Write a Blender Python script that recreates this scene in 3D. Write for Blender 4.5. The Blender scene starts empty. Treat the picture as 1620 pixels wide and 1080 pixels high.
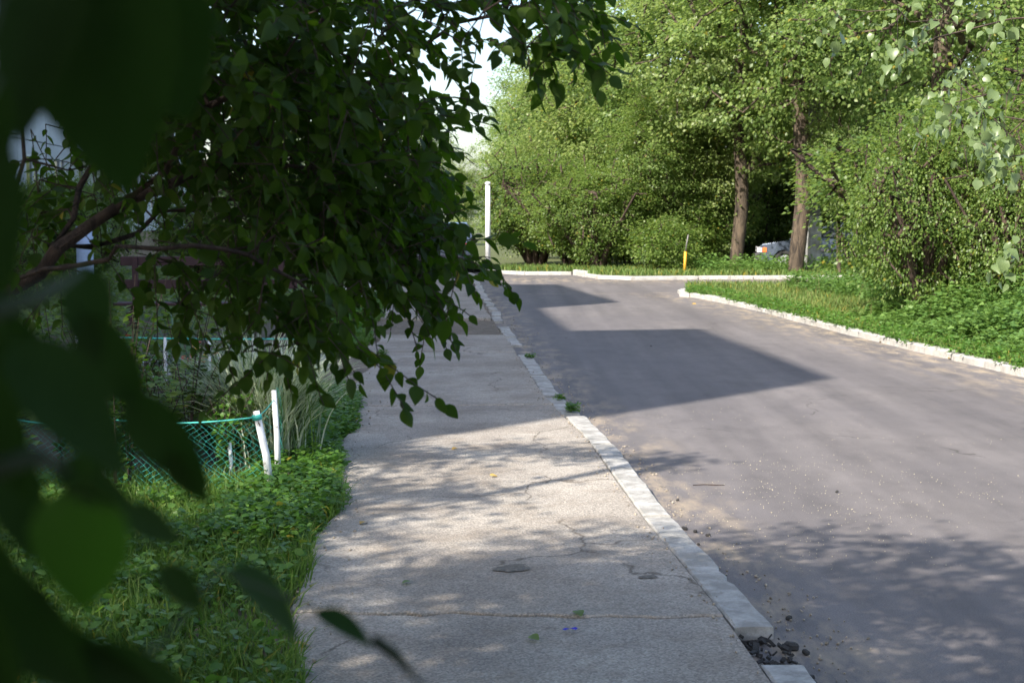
import bpy, math, random
import numpy as np
from mathutils import Vector, Matrix
S = bpy.context.scene
COL = S.collection
R = math.radians
rng = np.random.default_rng(7)
random.seed(7)

# ---------------------------------------------------------------- camera
CAMH = 1.6
PITCH = math.atan(199 / 2413)
cam = bpy.data.cameras.new('camera')
cam.sensor_width = 23.5; cam.lens = 35.0; cam.clip_end = 2000; cam.clip_start = 0.05
cam.dof.use_dof = True; cam.dof.focus_distance = 8.0; cam.dof.aperture_fstop = 5.6
co = bpy.data.objects.new('camera', cam); COL.objects.link(co)
co.location = (0, 0, CAMH); co.rotation_euler = (R(90) - PITCH, 0, 0)
S.camera = co

# ---------------------------------------------------------------- light
UX, UY = 0.655, 0.7556                      # the way shadows fall on the ground
SUN_EL = 39.2
w = bpy.data.worlds.new('World'); S.world = w; w.use_nodes = True
nt = w.node_tree; bg = nt.nodes['Background']
sky = nt.nodes.new('ShaderNodeTexSky'); sky.sky_type = 'NISHITA'; sky.sun_disc = False
sky.sun_elevation = R(SUN_EL); sky.sun_rotation = math.atan2(-UX, -UY)
sky.air_density = 1.0; sky.dust_density = 2.2; sky.ozone_density = 1.0
nt.links.new(sky.outputs[0], bg.inputs[0]); bg.inputs[1].default_value = 0.15
sl = bpy.data.lights.new('sun', 'SUN'); sl.energy = 4.6; sl.angle = R(0.53); sl.color = (1, 0.93, 0.82)
so = bpy.data.objects.new('sun', sl); COL.objects.link(so)
ce = math.cos(R(SUN_EL))
so.rotation_euler = Vector((UX * ce, UY * ce, -math.sin(R(SUN_EL)))).to_track_quat('-Z', 'Y').to_euler()
so.location = (-20, -20, 30)
S.view_settings.view_transform = 'Standard'; S.view_settings.look = 'None'
S.view_settings.gamma = 1; S.view_settings.use_curve_mapping = False
S.view_settings.exposure = 1.15
S.cycles.max_bounces = 6; S.cycles.diffuse_bounces = 3; S.cycles.glossy_bounces = 2
S.cycles.transmission_bounces = 4; S.cycles.transparent_max_bounces = 6
S.cycles.use_denoising = True

# ---------------------------------------------------------------- helpers
CA, SA = math.cos(PITCH), math.sin(PITCH)
def ray(px, py):
    a = (px - 810) / 2413; b = (540 - py) / 2413
    return Vector((a, CA + b * SA, -SA + b * CA))
def G(px, py, z=0.0):                       # point of the ground seen there
    d = ray(px, py); t = (z - CAMH) / d.z
    return Vector((d.x * t, d.y * t, z))
def P(px, py, Y):                           # point seen there at distance Y
    d = ray(px, py); t = Y / d.y
    return Vector((d.x * t, Y, CAMH + d.z * t))

def tag(o, label=None, cat=None, group=None, kind=None):
    if label: o['label'] = label
    if cat: o['category'] = cat
    if group: o['group'] = group
    if kind: o['kind'] = kind
    return o
def empty(name, loc=(0, 0, 0), rz=0.0, **k):
    o = bpy.data.objects.new(name, None); COL.objects.link(o)
    o.location = loc; o.rotation_euler = (0, 0, rz); o.empty_display_size = 0.2
    return tag(o, **k)
def link(name, me, parent=None, loc=None):
    o = bpy.data.objects.new(name, me); COL.objects.link(o)
    if parent is not None: o.parent = parent
    if loc is not None: o.location = loc
    return o
def copy_tree(o, parent=None):
    c = o.copy(); COL.objects.link(c); c.parent = parent
    for ch in list(o.children): copy_tree(ch, c)
    return c

class MB:
    def __init__(s): s.v = []; s.f = []
    def add(s, vs, fs):
        b = len(s.v); s.v += [tuple(v) for v in vs]; s.f += [tuple(i + b for i in f) for f in fs]
    def box(s, c, d, rz=0.0, tilt=None, bev=0.0):
        x, y, z = d[0] / 2, d[1] / 2, d[2] / 2
        m = Matrix.Rotation(rz, 3, 'Z')
        if tilt is not None: m = m @ tilt
        if bev:
            b = bev; vs = []
            for sz in (-1, 1):
                for (i, j) in ((x - b, y), (x, y - b), (x, -y + b), (x - b, -y), (-x + b, -y), (-x, -y + b), (-x, y - b), (-x + b, y)):
                    vs.append((i, j, sz * (z - b)))
                
            for sz in (-1, 1):
                vs += [(x - b, y - b, sz * z), (x - b, -y + b, sz * z), (-x + b, -y + b, sz * z), (-x + b, y - b, sz * z)]
            fs = [(i, i + 8, (i + 1) % 8 + 8, (i + 1) % 8) for i in range(8)]
            fs += [(20, 23, 22, 21)][:1] + [(16, 17, 18, 19)]
            for o8, o4, rev in ((8, 20, 1), (0, 16, 0)):
                q = [(o8 + 0, o8 + 1, o4 + 0), (o8 + 1, o8 + 2, o4 + 1, o4 + 0), (o8 + 2, o8 + 3, o4 + 1), (o8 + 3, o8 + 4, o4 + 2, o4 + 1),
                     (o8 + 4, o8 + 5, o4 + 2), (o8 + 5, o8 + 6, o4 + 3, o4 + 2), (o8 + 6, o8 + 7, o4 + 3), (o8 + 7, o8 + 0, o4 + 0, o4 + 3)]
                fs += q
        else:
            vs = [(a * x, b2 * y, c2 * z) for a in (-1, 1) for b2 in (-1, 1) for c2 in (-1, 1)]
            fs = [(0, 1, 3, 2), (4, 6, 7, 5), (0, 4, 5, 1), (2, 3, 7, 6), (0, 2, 6, 4), (1, 5, 7, 3)]
        s.add([Vector(c) + m @ Vector(v) for v in vs], fs)
        return s
    def tube(s, pts, rad, n=8, cap=True):
        pts = [Vector(p) for p in pts]
        if not hasattr(rad, '__len__'): rad = [rad] * len(pts)
        b = len(s.v); up = None
        for i, p in enumerate(pts):
            d = (pts[min(i + 1, len(pts) - 1)] - pts[max(i - 1, 0)])
            d = d.normalized() if d.length > 1e-9 else Vector((0, 0, 1))
            if up is None: up = d.orthogonal().normalized()
            a = (up - d * up.dot(d))
            a = a.normalized() if a.length > 1e-6 else d.orthogonal().normalized()
            up = a; c = d.cross(a)
            for k in range(n):
                t = 2 * math.pi * k / n
                s.v.append(tuple(p + (a * math.cos(t) + c * math.sin(t)) * rad[i]))
        for i in range(len(pts) - 1):
            for k in range(n):
                s.f.append((b + i * n + k, b + i * n + (k + 1) % n, b + (i + 1) * n + (k + 1) % n, b + (i + 1) * n + k))
        if cap:
            s.f.append(tuple(b + k for k in range(n))[::-1]); e = b + (len(pts) - 1) * n
            s.f.append(tuple(e + k for k in range(n)))
        return s
    def prism(s, poly, z0, z1):
        n = len(poly)
        s.add([(p[0], p[1], z0) for p in poly] + [(p[0], p[1], z1) for p in poly],
              [(i, (i + 1) % n, (i + 1) % n + n, i + n) for i in range(n)] + [tuple(range(n))[::-1], tuple(range(n, 2 * n))])
        return s
    def mesh(s, name, mat, smooth=False):
        me = bpy.data.meshes.new(name); me.from_pydata(s.v, [], s.f); me.update()
        if mat: me.materials.append(mat)
        if smooth: me.polygons.foreach_set('use_smooth', [True] * len(me.polygons))
        return me
    def build(s, name, mat, parent=None, smooth=False, loc=None):
        return link(name, s.mesh(name, mat, smooth), parent, loc)

# ---------------------------------------------------------------- materials
def newmat(name):
    m = bpy.data.materials.new(name); m.use_nodes = True
    n = m.node_tree.nodes; b = n['Principled BSDF']
    return m, m.node_tree, b
def N(t, kind, **inp):
    n = t.nodes.new(kind)
    for k, v in inp.items():
        k = k.replace('_', ' ')
        n.inputs[k].default_value = v
    return n
def ramp(t, src, stops):
    r = t.nodes.new('ShaderNodeValToRGB'); e = r.color_ramp.elements
    while len(e) < len(stops): e.new(0.5)
    for i, (p, c) in enumerate(stops):
        e[i].position = p; e[i].color = (c[0], c[1], c[2], 1) if hasattr(c, '__len__') else (c, c, c, 1)
    t.links.new(src, r.inputs[0]); return r.outputs[0]
def noise(t, scale, detail=4, rough=0.55, vec=None, dist=0.0):
    n = t.nodes.new('ShaderNodeTexNoise'); n.inputs['Scale'].default_value = scale
    n.inputs['Detail'].default_value = detail; n.inputs['Roughness'].default_value = rough
    n.inputs['Distortion'].default_value = dist
    if vec is None:
        g = t.nodes.new('ShaderNodeNewGeometry'); vec = g.outputs['Position']
    t.links.new(vec, n.inputs['Vector']); return n.outputs['Fac']
def voro(t, scale, feature='F1', vec=None, out='Distance'):
    n = t.nodes.new('ShaderNodeTexVoronoi'); n.inputs['Scale'].default_value = scale; n.feature = feature
    if vec is None:
        g = t.nodes.new('ShaderNodeNewGeometry'); vec = g.outputs['Position']
    t.links.new(vec, n.inputs['Vector']); return n.outputs[out]
def mapped(t, sc):
    g = t.nodes.new('ShaderNodeNewGeometry'); m = t.nodes.new('ShaderNodeMapping')
    m.inputs['Scale'].default_value = sc; t.links.new(g.outputs['Position'], m.inputs['Vector'])
    return m.outputs[0]
def mix(t, fac, a, b, mode='MIX'):
    m = t.nodes.new('ShaderNodeMix'); m.data_type = 'RGBA'; m.blend_type = mode
    for s, v in ((0, fac), (6, a), (7, b)):
        if hasattr(v, 'links') or hasattr(v, 'is_linked'): t.links.new(v, m.inputs[s])
        elif s == 0: m.inputs[0].default_value = v
        else: m.inputs[s].default_value = (v[0], v[1], v[2], 1)
    return m.outputs[2]
def bump(t, b, h, strength=0.5, dist=0.01):
    n = t.nodes.new('ShaderNodeBump'); n.inputs['Strength'].default_value = strength; n.inputs['Distance'].default_value = dist
    t.links.new(h, n.inputs['Height']); t.links.new(n.outputs[0], b.inputs['Normal'])
def math2(t, op, a, b=0.0):
    m = t.nodes.new('ShaderNodeMath'); m.operation = op
    for i, v in enumerate((a, b)):
        if hasattr(v, 'is_linked'): t.links.new(v, m.inputs[i])
        else: m.inputs[i].default_value = v
    return m.outputs[0]

def simple(name, col, rough=0.7, var=0.25, scale=8.0, metal=0.0, coat=0.0, bmp=0.0):
    m, t, b = newmat(name)
    f = noise(t, scale, 5)
    c0 = tuple(c * (1 - var) for c in col); c1 = tuple(min(1, c * (1 + var)) for c in col)
    t.links.new(ramp(t, f, [(0.3, c0), (0.7, c1)]), b.inputs['Base Color'])
    b.inputs['Roughness'].default_value = rough; b.inputs['Metallic'].default_value = metal
    b.inputs['Coat Weight'].default_value = coat
    if bmp: bump(t, b, noise(t, scale * 6, 4), 0.6, bmp)
    return m

def leafmat(name, cols, trans=(0.16, 0.30, 0.03), tw=0.35, rough=0.42, spec=0.4, yellow=0.012):
    """cols: three greens from dark to light, chosen leaf by leaf"""
    m, t, b = newmat(name)
    at = t.nodes.new('ShaderNodeAttribute'); at.attribute_name = 'tint'
    oi = t.nodes.new('ShaderNodeObjectInfo')
    f = math2(t, 'ADD', at.outputs['Fac'], math2(t, 'MULTIPLY', math2(t, 'SUBTRACT', oi.outputs['Random'], 0.5), 0.25))
    c = ramp(t, f, [(0.05, cols[0]), (0.5, cols[1]), (0.95, cols[2])])
    if yellow: c = mix(t, math2(t, 'GREATER_THAN', at.outputs['Fac'], 1 - yellow), c, (0.30, 0.25, 0.04))
    c = mix(t, 0.35, c, ramp(t, noise(t, 60, 2), [(0.35, (0.55, 0.6, 0.5)), (0.7, (1.0, 1.0, 1.0))]), 'MULTIPLY')
    t.links.new(c, b.inputs['Base Color']); b.inputs['Roughness'].default_value = rough
    b.inputs['Specular IOR Level'].default_value = spec
    tr = t.nodes.new('ShaderNodeBsdfTranslucent'); tc = mix(t, 0.6, c, trans)
    t.links.new(tc, tr.inputs['Color'])
    mx = t.nodes.new('ShaderNodeMixShader'); mx.inputs[0].default_value = tw
    t.links.new(b.outputs[0], mx.inputs[1]); t.links.new(tr.outputs[0], mx.inputs[2])
    t.links.new(mx.outputs[0], t.nodes['Material Output'].inputs['Surface'])
    return m

def cracks(t, c, scale, width, dark, thr):
    n = t.nodes.new('ShaderNodeTexNoise'); n.inputs['Scale'].default_value = 3.0; n.inputs['Detail'].default_value = 6
    g = t.nodes.new('ShaderNodeNewGeometry'); t.links.new(g.outputs['Position'], n.inputs['Vector'])
    v = t.nodes.new('ShaderNodeVectorMath'); v.operation = 'MULTIPLY_ADD'; v.inputs[1].default_value = (.35, .35, .35)
    t.links.new(n.outputs['Color'], v.inputs[0]); t.links.new(g.outputs['Position'], v.inputs[2])
    e = ramp(t, voro(t, scale, 'DISTANCE_TO_EDGE', v.outputs[0]), [(0.0, 1.0), (width, 0.0)])
    e = math2(t, 'MULTIPLY', e, ramp(t, noise(t, 0.9, 2), [(thr, 0.0), (thr + .08, 1.0)]))
    return mix(t, math2(t, 'MULTIPLY', e, 0.8), c, dark)
# asphalt: two scales of wear, sand washed along the edges, thin pale flecks
def asphalt():
    m, t, b = newmat('asphalt')
    base = ramp(t, noise(t, 1.1, 5, 0.6, mapped(t, (1.3, 0.25, 1))), [(0.3, (0.135, 0.122, 0.122)), (0.7, (0.195, 0.175, 0.17))])
    fine = ramp(t, noise(t, 160, 3, 0.7), [(0.25, 0.5), (0.55, 1.0), (0.8, 1.6)])
    c = mix(t, 1.0, base, fine, 'MULTIPLY')
    c = mix(t, 1.0, c, ramp(t, noise(t, 4.5, 7, 0.72, mapped(t, (1, 0.5, 1))), [(0.3, 0.80), (0.5, 1.0), (0.7, 1.13)]), 'MULTIPLY')
    trk = ramp(t, noise(t, 1.0, 3, 0.6, mapped(t, (2.6, 0.05, 1))), [(0.38, 0.84), (0.6, 1.06)])
    c = mix(t, 1.0, c, trk, 'MULTIPLY')
    patch = ramp(t, noise(t, 0.35, 3, 0.5), [(0.42, 0.0), (0.62, 1.0)])
    c = mix(t, math2(t, 'MULTIPLY', patch, 0.35), c, (0.12, 0.11, 0.115))
    flecks = math2(t, 'MULTIPLY', ramp(t, voro(t, 45), [(0.0, 1.0), (0.085, 0.0)]), ramp(t, noise(t, 1.7, 3), [(0.45, 0.0), (0.65, 1.0)]))
    c = mix(t, math2(t, 'MULTIPLY', flecks, 0.7), c, (0.5, 0.44, 0.34))
    c = cracks(t, c, 0.33, 0.004, (0.05, 0.045, 0.04), 0.52)
    sand = math2(t, 'MULTIPLY', ramp(t, noise(t, 5, 6, 0.65, mapped(t, (1, 0.35, 1))), [(0.46, 0.0), (0.66, 1.0)]), 1.0)
    at = t.nodes.new('ShaderNodeAttribute'); at.attribute_name = 'edge'
    sand = math2(t, 'MULTIPLY', sand, at.outputs['Fac'])
    c = mix(t, sand, c, (0.36, 0.29, 0.21))
    t.links.new(c, b.inputs['Base Color']); b.inputs['Roughness'].default_value = 0.72
    b.inputs['Specular IOR Level'].default_value = 0.35
    bump(t, b, math2(t, 'ADD', noise(t, 220, 3, 0.7), math2(t, 'MULTIPLY', noise(t, 9, 4), 0.8)), 0.5, 0.006)
    return m
def concrete(name, lo, hi, agg=0.8, stain=(0.20, 0.16, 0.12)):
    m, t, b = newmat(name)
    base = ramp(t, noise(t, 1.6, 6, 0.65), [(0.3, lo), (0.7, hi)])
    peb = ramp(t, voro(t, 120, out='Color'), [(0.15, 0.62), (0.5, 0.97), (0.95, 1.4)])
    c = mix(t, agg, base, peb, 'MULTIPLY')
    peb2 = ramp(t, voro(t, 60), [(0.0, 1.0), (0.16, 0.0)])
    peb2 = math2(t, 'MULTIPLY', peb2, ramp(t, noise(t, 2.3, 4), [(0.4, 0.15), (0.65, 1.0)]))
    c = mix(t, math2(t, 'MULTIPLY', peb2, 0.5), c, (0.55, 0.50, 0.43))
    c = cracks(t, c, 0.7, 0.008, (0.08, 0.065, 0.05), 0.47)
    c = mix(t, 1.0, c, ramp(t, noise(t, 0.9, 4, 0.6, None, 0.8), [(0.35, (0.80, 0.78, 0.76)), (0.62, (1.0, 1.0, 1.0))]), 'MULTIPLY')
    dirt = ramp(t, noise(t, 3.1, 6, 0.7, None, 0.6), [(0.50, 0.0), (0.70, 1.0)])
    c = mix(t, math2(t, 'MULTIPLY', dirt, 0.55), c, stain)
    t.links.new(c, b.inputs['Base Color']); b.inputs['Roughness'].default_value = 0.85
    b.inputs['Specular IOR Level'].default_value = 0.25
    bump(t, b, math2(t, 'ADD', voro(t, 85), noise(t, 14, 5)), 0.55, 0.008)
    return m
M_ASPH = asphalt()
M_SLAB = concrete('aggregate_concrete', (0.28, 0.25, 0.22), (0.42, 0.38, 0.33))
M_PATH = concrete('path_concrete', (0.27, 0.26, 0.25), (0.36, 0.35, 0.33), 0.5)
def kerbmat():
    m, t, b = newmat('whitewashed_kerb')
    c = mix(t, ramp(t, noise(t, 7, 6, 0.7), [(0.42, 0.0), (0.64, 1.0)]), (0.27, 0.26, 0.24), (0.48, 0.465, 0.44))
    c = mix(t, ramp(t, noise(t, 30, 4, 0.7), [(0.55, 0.0), (0.75, 0.7)]), c, (0.22, 0.19, 0.16))
    t.links.new(c, b.inputs['Base Color']); b.inputs['Roughness'].default_value = 0.85
    bump(t, b, noise(t, 40, 6, 0.7), 0.7, 0.01)
    return m
M_KERB = kerbmat()
m, t, b = newmat('flaking_lime_kerb')
c = mix(t, ramp(t, noise(t, 5, 7, 0.75), [(0.36, 0.0), (0.60, 1.0)]), (0.37, 0.355, 0.33), (0.49, 0.48, 0.455))
c = mix(t, ramp(t, noise(t, 1.3, 5, 0.7), [(0.5, 0.0), (0.7, 0.6)]), c, (0.30, 0.27, 0.22))
t.links.new(c, b.inputs['Base Color']); b.inputs['Roughness'].default_value = 0.9
bump(t, b, noise(t, 30, 6, 0.75), 0.8, 0.02); M_KERBR = m
def soil(name, a, b2, s=6):
    m, t, b = newmat(name)
    c = ramp(t, noise(t, s, 8, 0.75), [(0.3, a), (0.7, b2)])
    c = mix(t, ramp(t, voro(t, 30), [(0.0, 0.5), (0.2, 0.0)]), c, tuple(min(1, x * 1.9) for x in b2))
    t.links.new(c, b.inputs['Base Color']); b.inputs['Roughness'].default_value = 0.95
    bump(t, b, noise(t, 45, 8, 0.75), 0.9, 0.02)
    return m
M_SOIL = soil('trodden_earth', (0.10, 0.078, 0.058), (0.24, 0.20, 0.155))
M_DARKSOIL = soil('garden_soil', (0.05, 0.04, 0.03), (0.11, 0.085, 0.06))
M_TURF = soil('turf_base', (0.05, 0.07, 0.022), (0.12, 0.13, 0.05), 3)
M_FAR = soil('meadow', (0.07, 0.10, 0.03), (0.16, 0.17, 0.07), 0.8)
def barkmat(name, a, b2, sc=14):
    m, t, b = newmat(name)
    v = mapped(t, (1, 1, 0.22))
    c = ramp(t, noise(t, sc, 6, 0.7, v, 0.5), [(0.40, a), (0.62, b2)])
    lich = ramp(t, noise(t, 5, 4, 0.6), [(0.55, 0.0), (0.7, 0.55)])
    c = mix(t, lich, c, tuple(x * 1.35 for x in b2))
    t.links.new(c, b.inputs['Base Color']); b.inputs['Roughness'].default_value = 0.9
    bump(t, b, noise(t, sc * 1.6, 6, 0.75, v), 0.9, 0.03)
    return m
M_BARK = barkmat('linden_bark', (0.022, 0.016, 0.012), (0.115, 0.085, 0.058), 9)
M_TWIG = barkmat('shrub_bark', (0.035, 0.022, 0.018), (0.10, 0.065, 0.05), 40)
M_LINDEN = leafmat('linden_leaf', ((0.085, 0.15, 0.04), (0.15, 0.225, 0.06), (0.235, 0.305, 0.09)), (0.42, 0.58, 0.11), 0.45)
M_LINDEN2 = leafmat('linden_leaf_pale', ((0.12, 0.18, 0.05), (0.20, 0.265, 0.08), (0.30, 0.36, 0.12)), (0.45, 0.60, 0.13), 0.45)
M_BUSH = leafmat('bush_leaf', ((0.07, 0.13, 0.03), (0.13, 0.20, 0.045), (0.21, 0.28, 0.07)), (0.38, 0.54, 0.09), 0.44)
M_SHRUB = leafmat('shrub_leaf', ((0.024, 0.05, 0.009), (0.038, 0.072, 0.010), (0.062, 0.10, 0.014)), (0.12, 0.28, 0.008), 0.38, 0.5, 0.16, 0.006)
M_BRLEAF = leafmat('near_linden_leaf', ((0.12, 0.17, 0.07), (0.15, 0.21, 0.085), (0.19, 0.26, 0.10)), (0.28, 0.40, 0.10), 0.3, 0.38, 0.5, 0.0)
M_GRASS = leafmat('grass_blade', ((0.06, 0.12, 0.02), (0.09, 0.17, 0.03), (0.15, 0.22, 0.05)), (0.20, 0.40, 0.04), 0.35, 0.5, 0.3, 0.03)
M_DRYGR = leafmat('dry_grass_blade', ((0.09, 0.16, 0.035), (0.13, 0.21, 0.05), (0.22, 0.25, 0.08)), (0.30, 0.40, 0.08), 0.3, 0.6, 0.3, 0.05)
M_WEED = leafmat('weed_leaf', ((0.05, 0.13, 0.02), (0.08, 0.18, 0.03), (0.13, 0.24, 0.045)), (0.22, 0.45, 0.04), 0.38, 0.45, 0.35, 0.01)
M_NETTLE = leafmat('nettle_leaf', ((0.08, 0.16, 0.04), (0.12, 0.22, 0.055), (0.17, 0.28, 0.07)), (0.28, 0.48, 0.08), 0.36, 0.5, 0.35, 0.0)
M_VARI = leafmat('striped_grass_leaf', ((0.14, 0.24, 0.10), (0.55, 0.60, 0.42), (0.75, 0.78, 0.66)), (0.4, 0.5, 0.3), 0.3, 0.5, 0.3, 0.0)
M_IRIS = leafmat('iris_leaf', ((0.09, 0.16, 0.10), (0.12, 0.20, 0.12), (0.14, 0.23, 0.13)), (0.2, 0.35, 0.15), 0.2, 0.4, 0.4, 0.0)
M_FALLEN = leafmat('fallen_leaf', ((0.35, 0.20, 0.06), (0.5, 0.32, 0.08), (0.55, 0.42, 0.16)), (0.5, 0.35, 0.1), 0.1, 0.6, 0.3, 0.0)
M_STRAW = leafmat('straw', ((0.14, 0.13, 0.06), (0.2, 0.17, 0.08), (0.26, 0.22, 0.11)), (0.3, 0.25, 0.1), 0.2, 0.6, 0.2, 0.0)
M_ORANGE = simple('orange_petal', (0.80, 0.22, 0.02), 0.6, 0.3, 60)
M_YELLOW = simple('yellow_petal', (0.80, 0.52, 0.04), 0.6, 0.2, 60)
M_RED = simple('red_petal', (0.50, 0.03, 0.02), 0.6, 0.2, 60)

# ---------------------------------------------------------------- leaf batches
def unit(a):
    return a / np.maximum(np.linalg.norm(a, axis=-1, keepdims=True), 1e-9)
def basis(d, n):
    x = unit(d); y = unit(np.cross(n, x)); z = np.cross(x, y)
    return np.stack([x, y, z], axis=-1)     # columns
def curl(pts): return np.array(pts, float)
T_QUAD = (curl([(0, 0, 0), (0.42, -0.40, 0.07), (1, 0, -0.06), (0.42, 0.40, 0.07)]), [(0, 1, 2), (0, 2, 3)])
T_LEAF6 = (curl([(0, 0, 0), (0.22, -0.30, 0.05), (0.62, -0.33, 0.04), (1, 0, -0.12), (0.62, 0.33, 0.04), (0.22, 0.30, 0.05), (0.5, 0, -0.03)]),
           [(0, 1, 6), (1, 2, 6), (2, 3, 6), (3, 4, 6), (4, 5, 6), (5, 0, 6)])
def ovate(w=0.36, nseg=9, heart=0.0, tipx=1.0, sag=0.12, stalk=0.16):
    """broad leaf: two half blades folded on the midrib, tip drooping, short stalk"""
    V = []; F = []
    xs = np.linspace(0, 1, nseg)
    for x in xs:
        wd = w * (math.sin(math.pi * min(1, x ** 0.72)) ** 0.85) if 0 < x < 1 else 0.0
        wd *= 1 + 0.035 * math.sin(x * 40)
        z = -sag * x * x
        xx = x - heart * 0.12 * (1 if 0 < x < 0.2 else 0)
        V += [(xx, -wd, z + wd * 0.22), (x, 0, z), (xx, wd, z + wd * 0.22)]
    for i in range(nseg - 1):
        a = i * 3
        F += [(a, a + 3, a + 4, a + 1), (a + 1, a + 4, a + 5, a + 2)]
    b = len(V); V += [(-stalk, -0.012, 0.02), (-stalk, 0.012, 0.02), (0.02, 0.012, 0), (0.02, -0.012, 0)]
    F.append((b, b + 1, b + 2, b + 3))
    return np.array(V), F
T_OVATE = ovate(0.33); T_ROUND = ovate(0.42, 9, 0, 1, 0.16); T_HEART = ovate(0.46, 9, 1.0, 1, 0.2, 0.3)
T_BIG = ovate(0.36, 15, 0, 1, 0.14)
T_BLADE = (curl([(-0.03, 0, 0), (0.03, 0, 0), (0.022, 0.0, 0.55), (-0.022, 0.0, 0.55), (0, 0, 1)]), [(0, 1, 2, 3), (3, 2, 4)])

def batch_mesh(name, tmpl, pos, B, sc, mat, tint=None):
    V, F = tmpl; n = len(pos); k = len(V)
    sc = np.asarray(sc).reshape(n, 1, -1)
    W = np.einsum('nij,nkj->nki', B, V[None] * sc) + pos[:, None, :]
    return raw_mesh(name, W.reshape(-1, 3), F, n, k, mat, tint)
def raw_mesh(name, verts, F, n, k, mat, tint=None):
    me = bpy.data.meshes.new(name)
    me.vertices.add(n * k); me.vertices.foreach_set('co', verts.astype(np.float32).ravel())
    lens = np.array([len(f) for f in F]); flat = np.array([i for f in F for i in f])
    L = (flat[None] + (np.arange(n) * k)[:, None]).ravel().astype(np.int32)
    me.loops.add(len(L)); me.loops.foreach_set('vertex_index', L)
    al = np.tile(lens, n); st = np.concatenate([[0], np.cumsum(al)[:-1]]).astype(np.int32)
    me.polygons.add(len(al)); me.polygons.foreach_set('loop_start', st)
    try: me.polygons.foreach_set('loop_total', al.astype(np.int32))
    except Exception: pass
    a = me.attributes.new('tint', 'FLOAT', 'POINT')
    if tint is None: tint = rng.random(n)
    a.data.foreach_set('value', np.repeat(tint, k).astype(np.float32))
    me.materials.append(mat)
    me.update(calc_edges=True); me.validate()
    return me
def randdir(n):
    return unit(rng.normal(size=(n, 3)))

def clumps_to_leaves(cl, cr, per, centre, flat=0.45, droop=0.35, size=(0.09, 0.13)):
    """leaves of a crown: layered sprays around every twig end"""
    n = len(cl) * per
    c = np.repeat(cl, per, 0); r = np.repeat(cr, per)[:, None]
    off = rng.normal(size=(n, 3)) * np.array([0.5, 0.5, 0.5 * flat]) * r
    out = unit(c - centre + 1e-6)
    off[:, 2] -= 0.25 * np.linalg.norm(off[:, :2], axis=1)     # sprays arch over
    pos = c + off
    d = unit(off * np.array([1, 1, 0.3]) / (r + 1e-6) + 0.6 * out + randdir(n) * 0.6 + np.array([0, 0, -droop]))
    nn = unit(np.array([0, 0, 1.0]) + 0.5 * out + randdir(n) * 0.75)
    return pos, basis(d, nn), rng.uniform(size[0], size[1], n)

# ---------------------------------------------------------------- branch skeletons
def skeleton(chains, attr, r_tip=0.004, powr=2.3, jit=0.06, sag=0.0, step=0.35, rmax=None):
    """chains: polylines of (point) that exist; attr: points the branches must reach. returns nodes, parents, radii"""
    nodes = []; par = []
    for ch in chains:
        base = ch.get('at', -1)
        prev = base if base >= 0 else -1
        if base == -2: prev = int(np.argmin([(Vector(q) - Vector(ch['pts'][0])).length for q in nodes]))
        for p in ch['pts']:
            nodes.append(tuple(p)); par.append(prev); prev = len(nodes) - 1
    A = np.array(attr)
    cap = len(nodes) + len(A) * 12 + 16
    NP = np.zeros((cap, 3)); NP[:len(nodes)] = nodes; cnt = len(nodes)
    d0 = np.array([np.min(np.sum((NP[:cnt] - a) ** 2, 1)) for a in A])
    for i in np.argsort(d0):
        a = A[i]; dd = np.sqrt(np.sum((NP[:cnt] - a) ** 2, 1)); j = int(np.argmin(dd)); L = dd[j]
        k = int(min(10, max(1, round(L / step))))
        p0 = NP[j].copy(); prev = j
        for q in range(1, k + 1):
            t = q / k; p = p0 * (1 - t) + a * t
            if q < k: p = p + rng.normal(size=3) * jit * min(L, 1.5) + np.array([0, 0, sag * L * math.sin(math.pi * t)])
            NP[cnt] = p; par.append(prev); prev = cnt; cnt += 1
    n = cnt; rad = np.zeros(n); kids = np.zeros(n)
    acc = np.zeros(n)
    for i in range(n - 1, -1, -1):
        rr = acc[i] if acc[i] > 0 else r_tip ** powr
        rad[i] = rr ** (1 / powr)
        if par[i] >= 0: acc[par[i]] += rr
    if rmax:
        s = rmax / rad[0]
        rad = np.where(rad * s > r_tip * 1.5, rad * s, np.maximum(rad * s, r_tip))
    return NP[:n], par, rad
def branch_mesh(name, NP, par, rad, mat, big=0.03, sides=(5, 10), skip=0.0):
    mb = MB(); n = len(NP)
    D = np.zeros((n, 3))
    for i in range(n):
        if par[i] >= 0: D[i] = NP[i] - NP[par[i]]
    for i in range(n):
        if par[i] < 0:
            ch = [j for j in range(min(i + 3, n)) if par[j] == i]
            D[i] = (NP[ch[0]] - NP[i]) if ch else (0, 0, 1)
    D = unit(D)
    for i in range(n):
        p = par[i]
        if p < 0 or rad[i] < skip: continue
        k = sides[1] if rad[i] > big else sides[0]
        d0 = Vector(D[p]) if rad[i] > 0.6 * rad[p] else Vector(D[i]); d1 = Vector(D[i])
        r0 = min(rad[p], rad[i] * 1.5) if rad[i] < 0.6 * rad[p] else rad[p]
        ref = Vector((0.31, 0.95, 0.05))
        b = len(mb.v)
        for d, c, r in ((d0, NP[p], r0), (d1, NP[i], rad[i])):
            a = ref - d * ref.dot(d); a.normalize(); e = d.cross(a)
            for q in range(k):
                t = 2 * math.pi * q / k; mb.v.append(tuple(Vector(c) + (a * math.cos(t) + e * math.sin(t)) * r))
        mb.f += [(b + q, b + (q + 1) % k, b + k + (q + 1) % k, b + k + q) for q in range(k)]
    return mb.mesh(name, mat, True)

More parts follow.
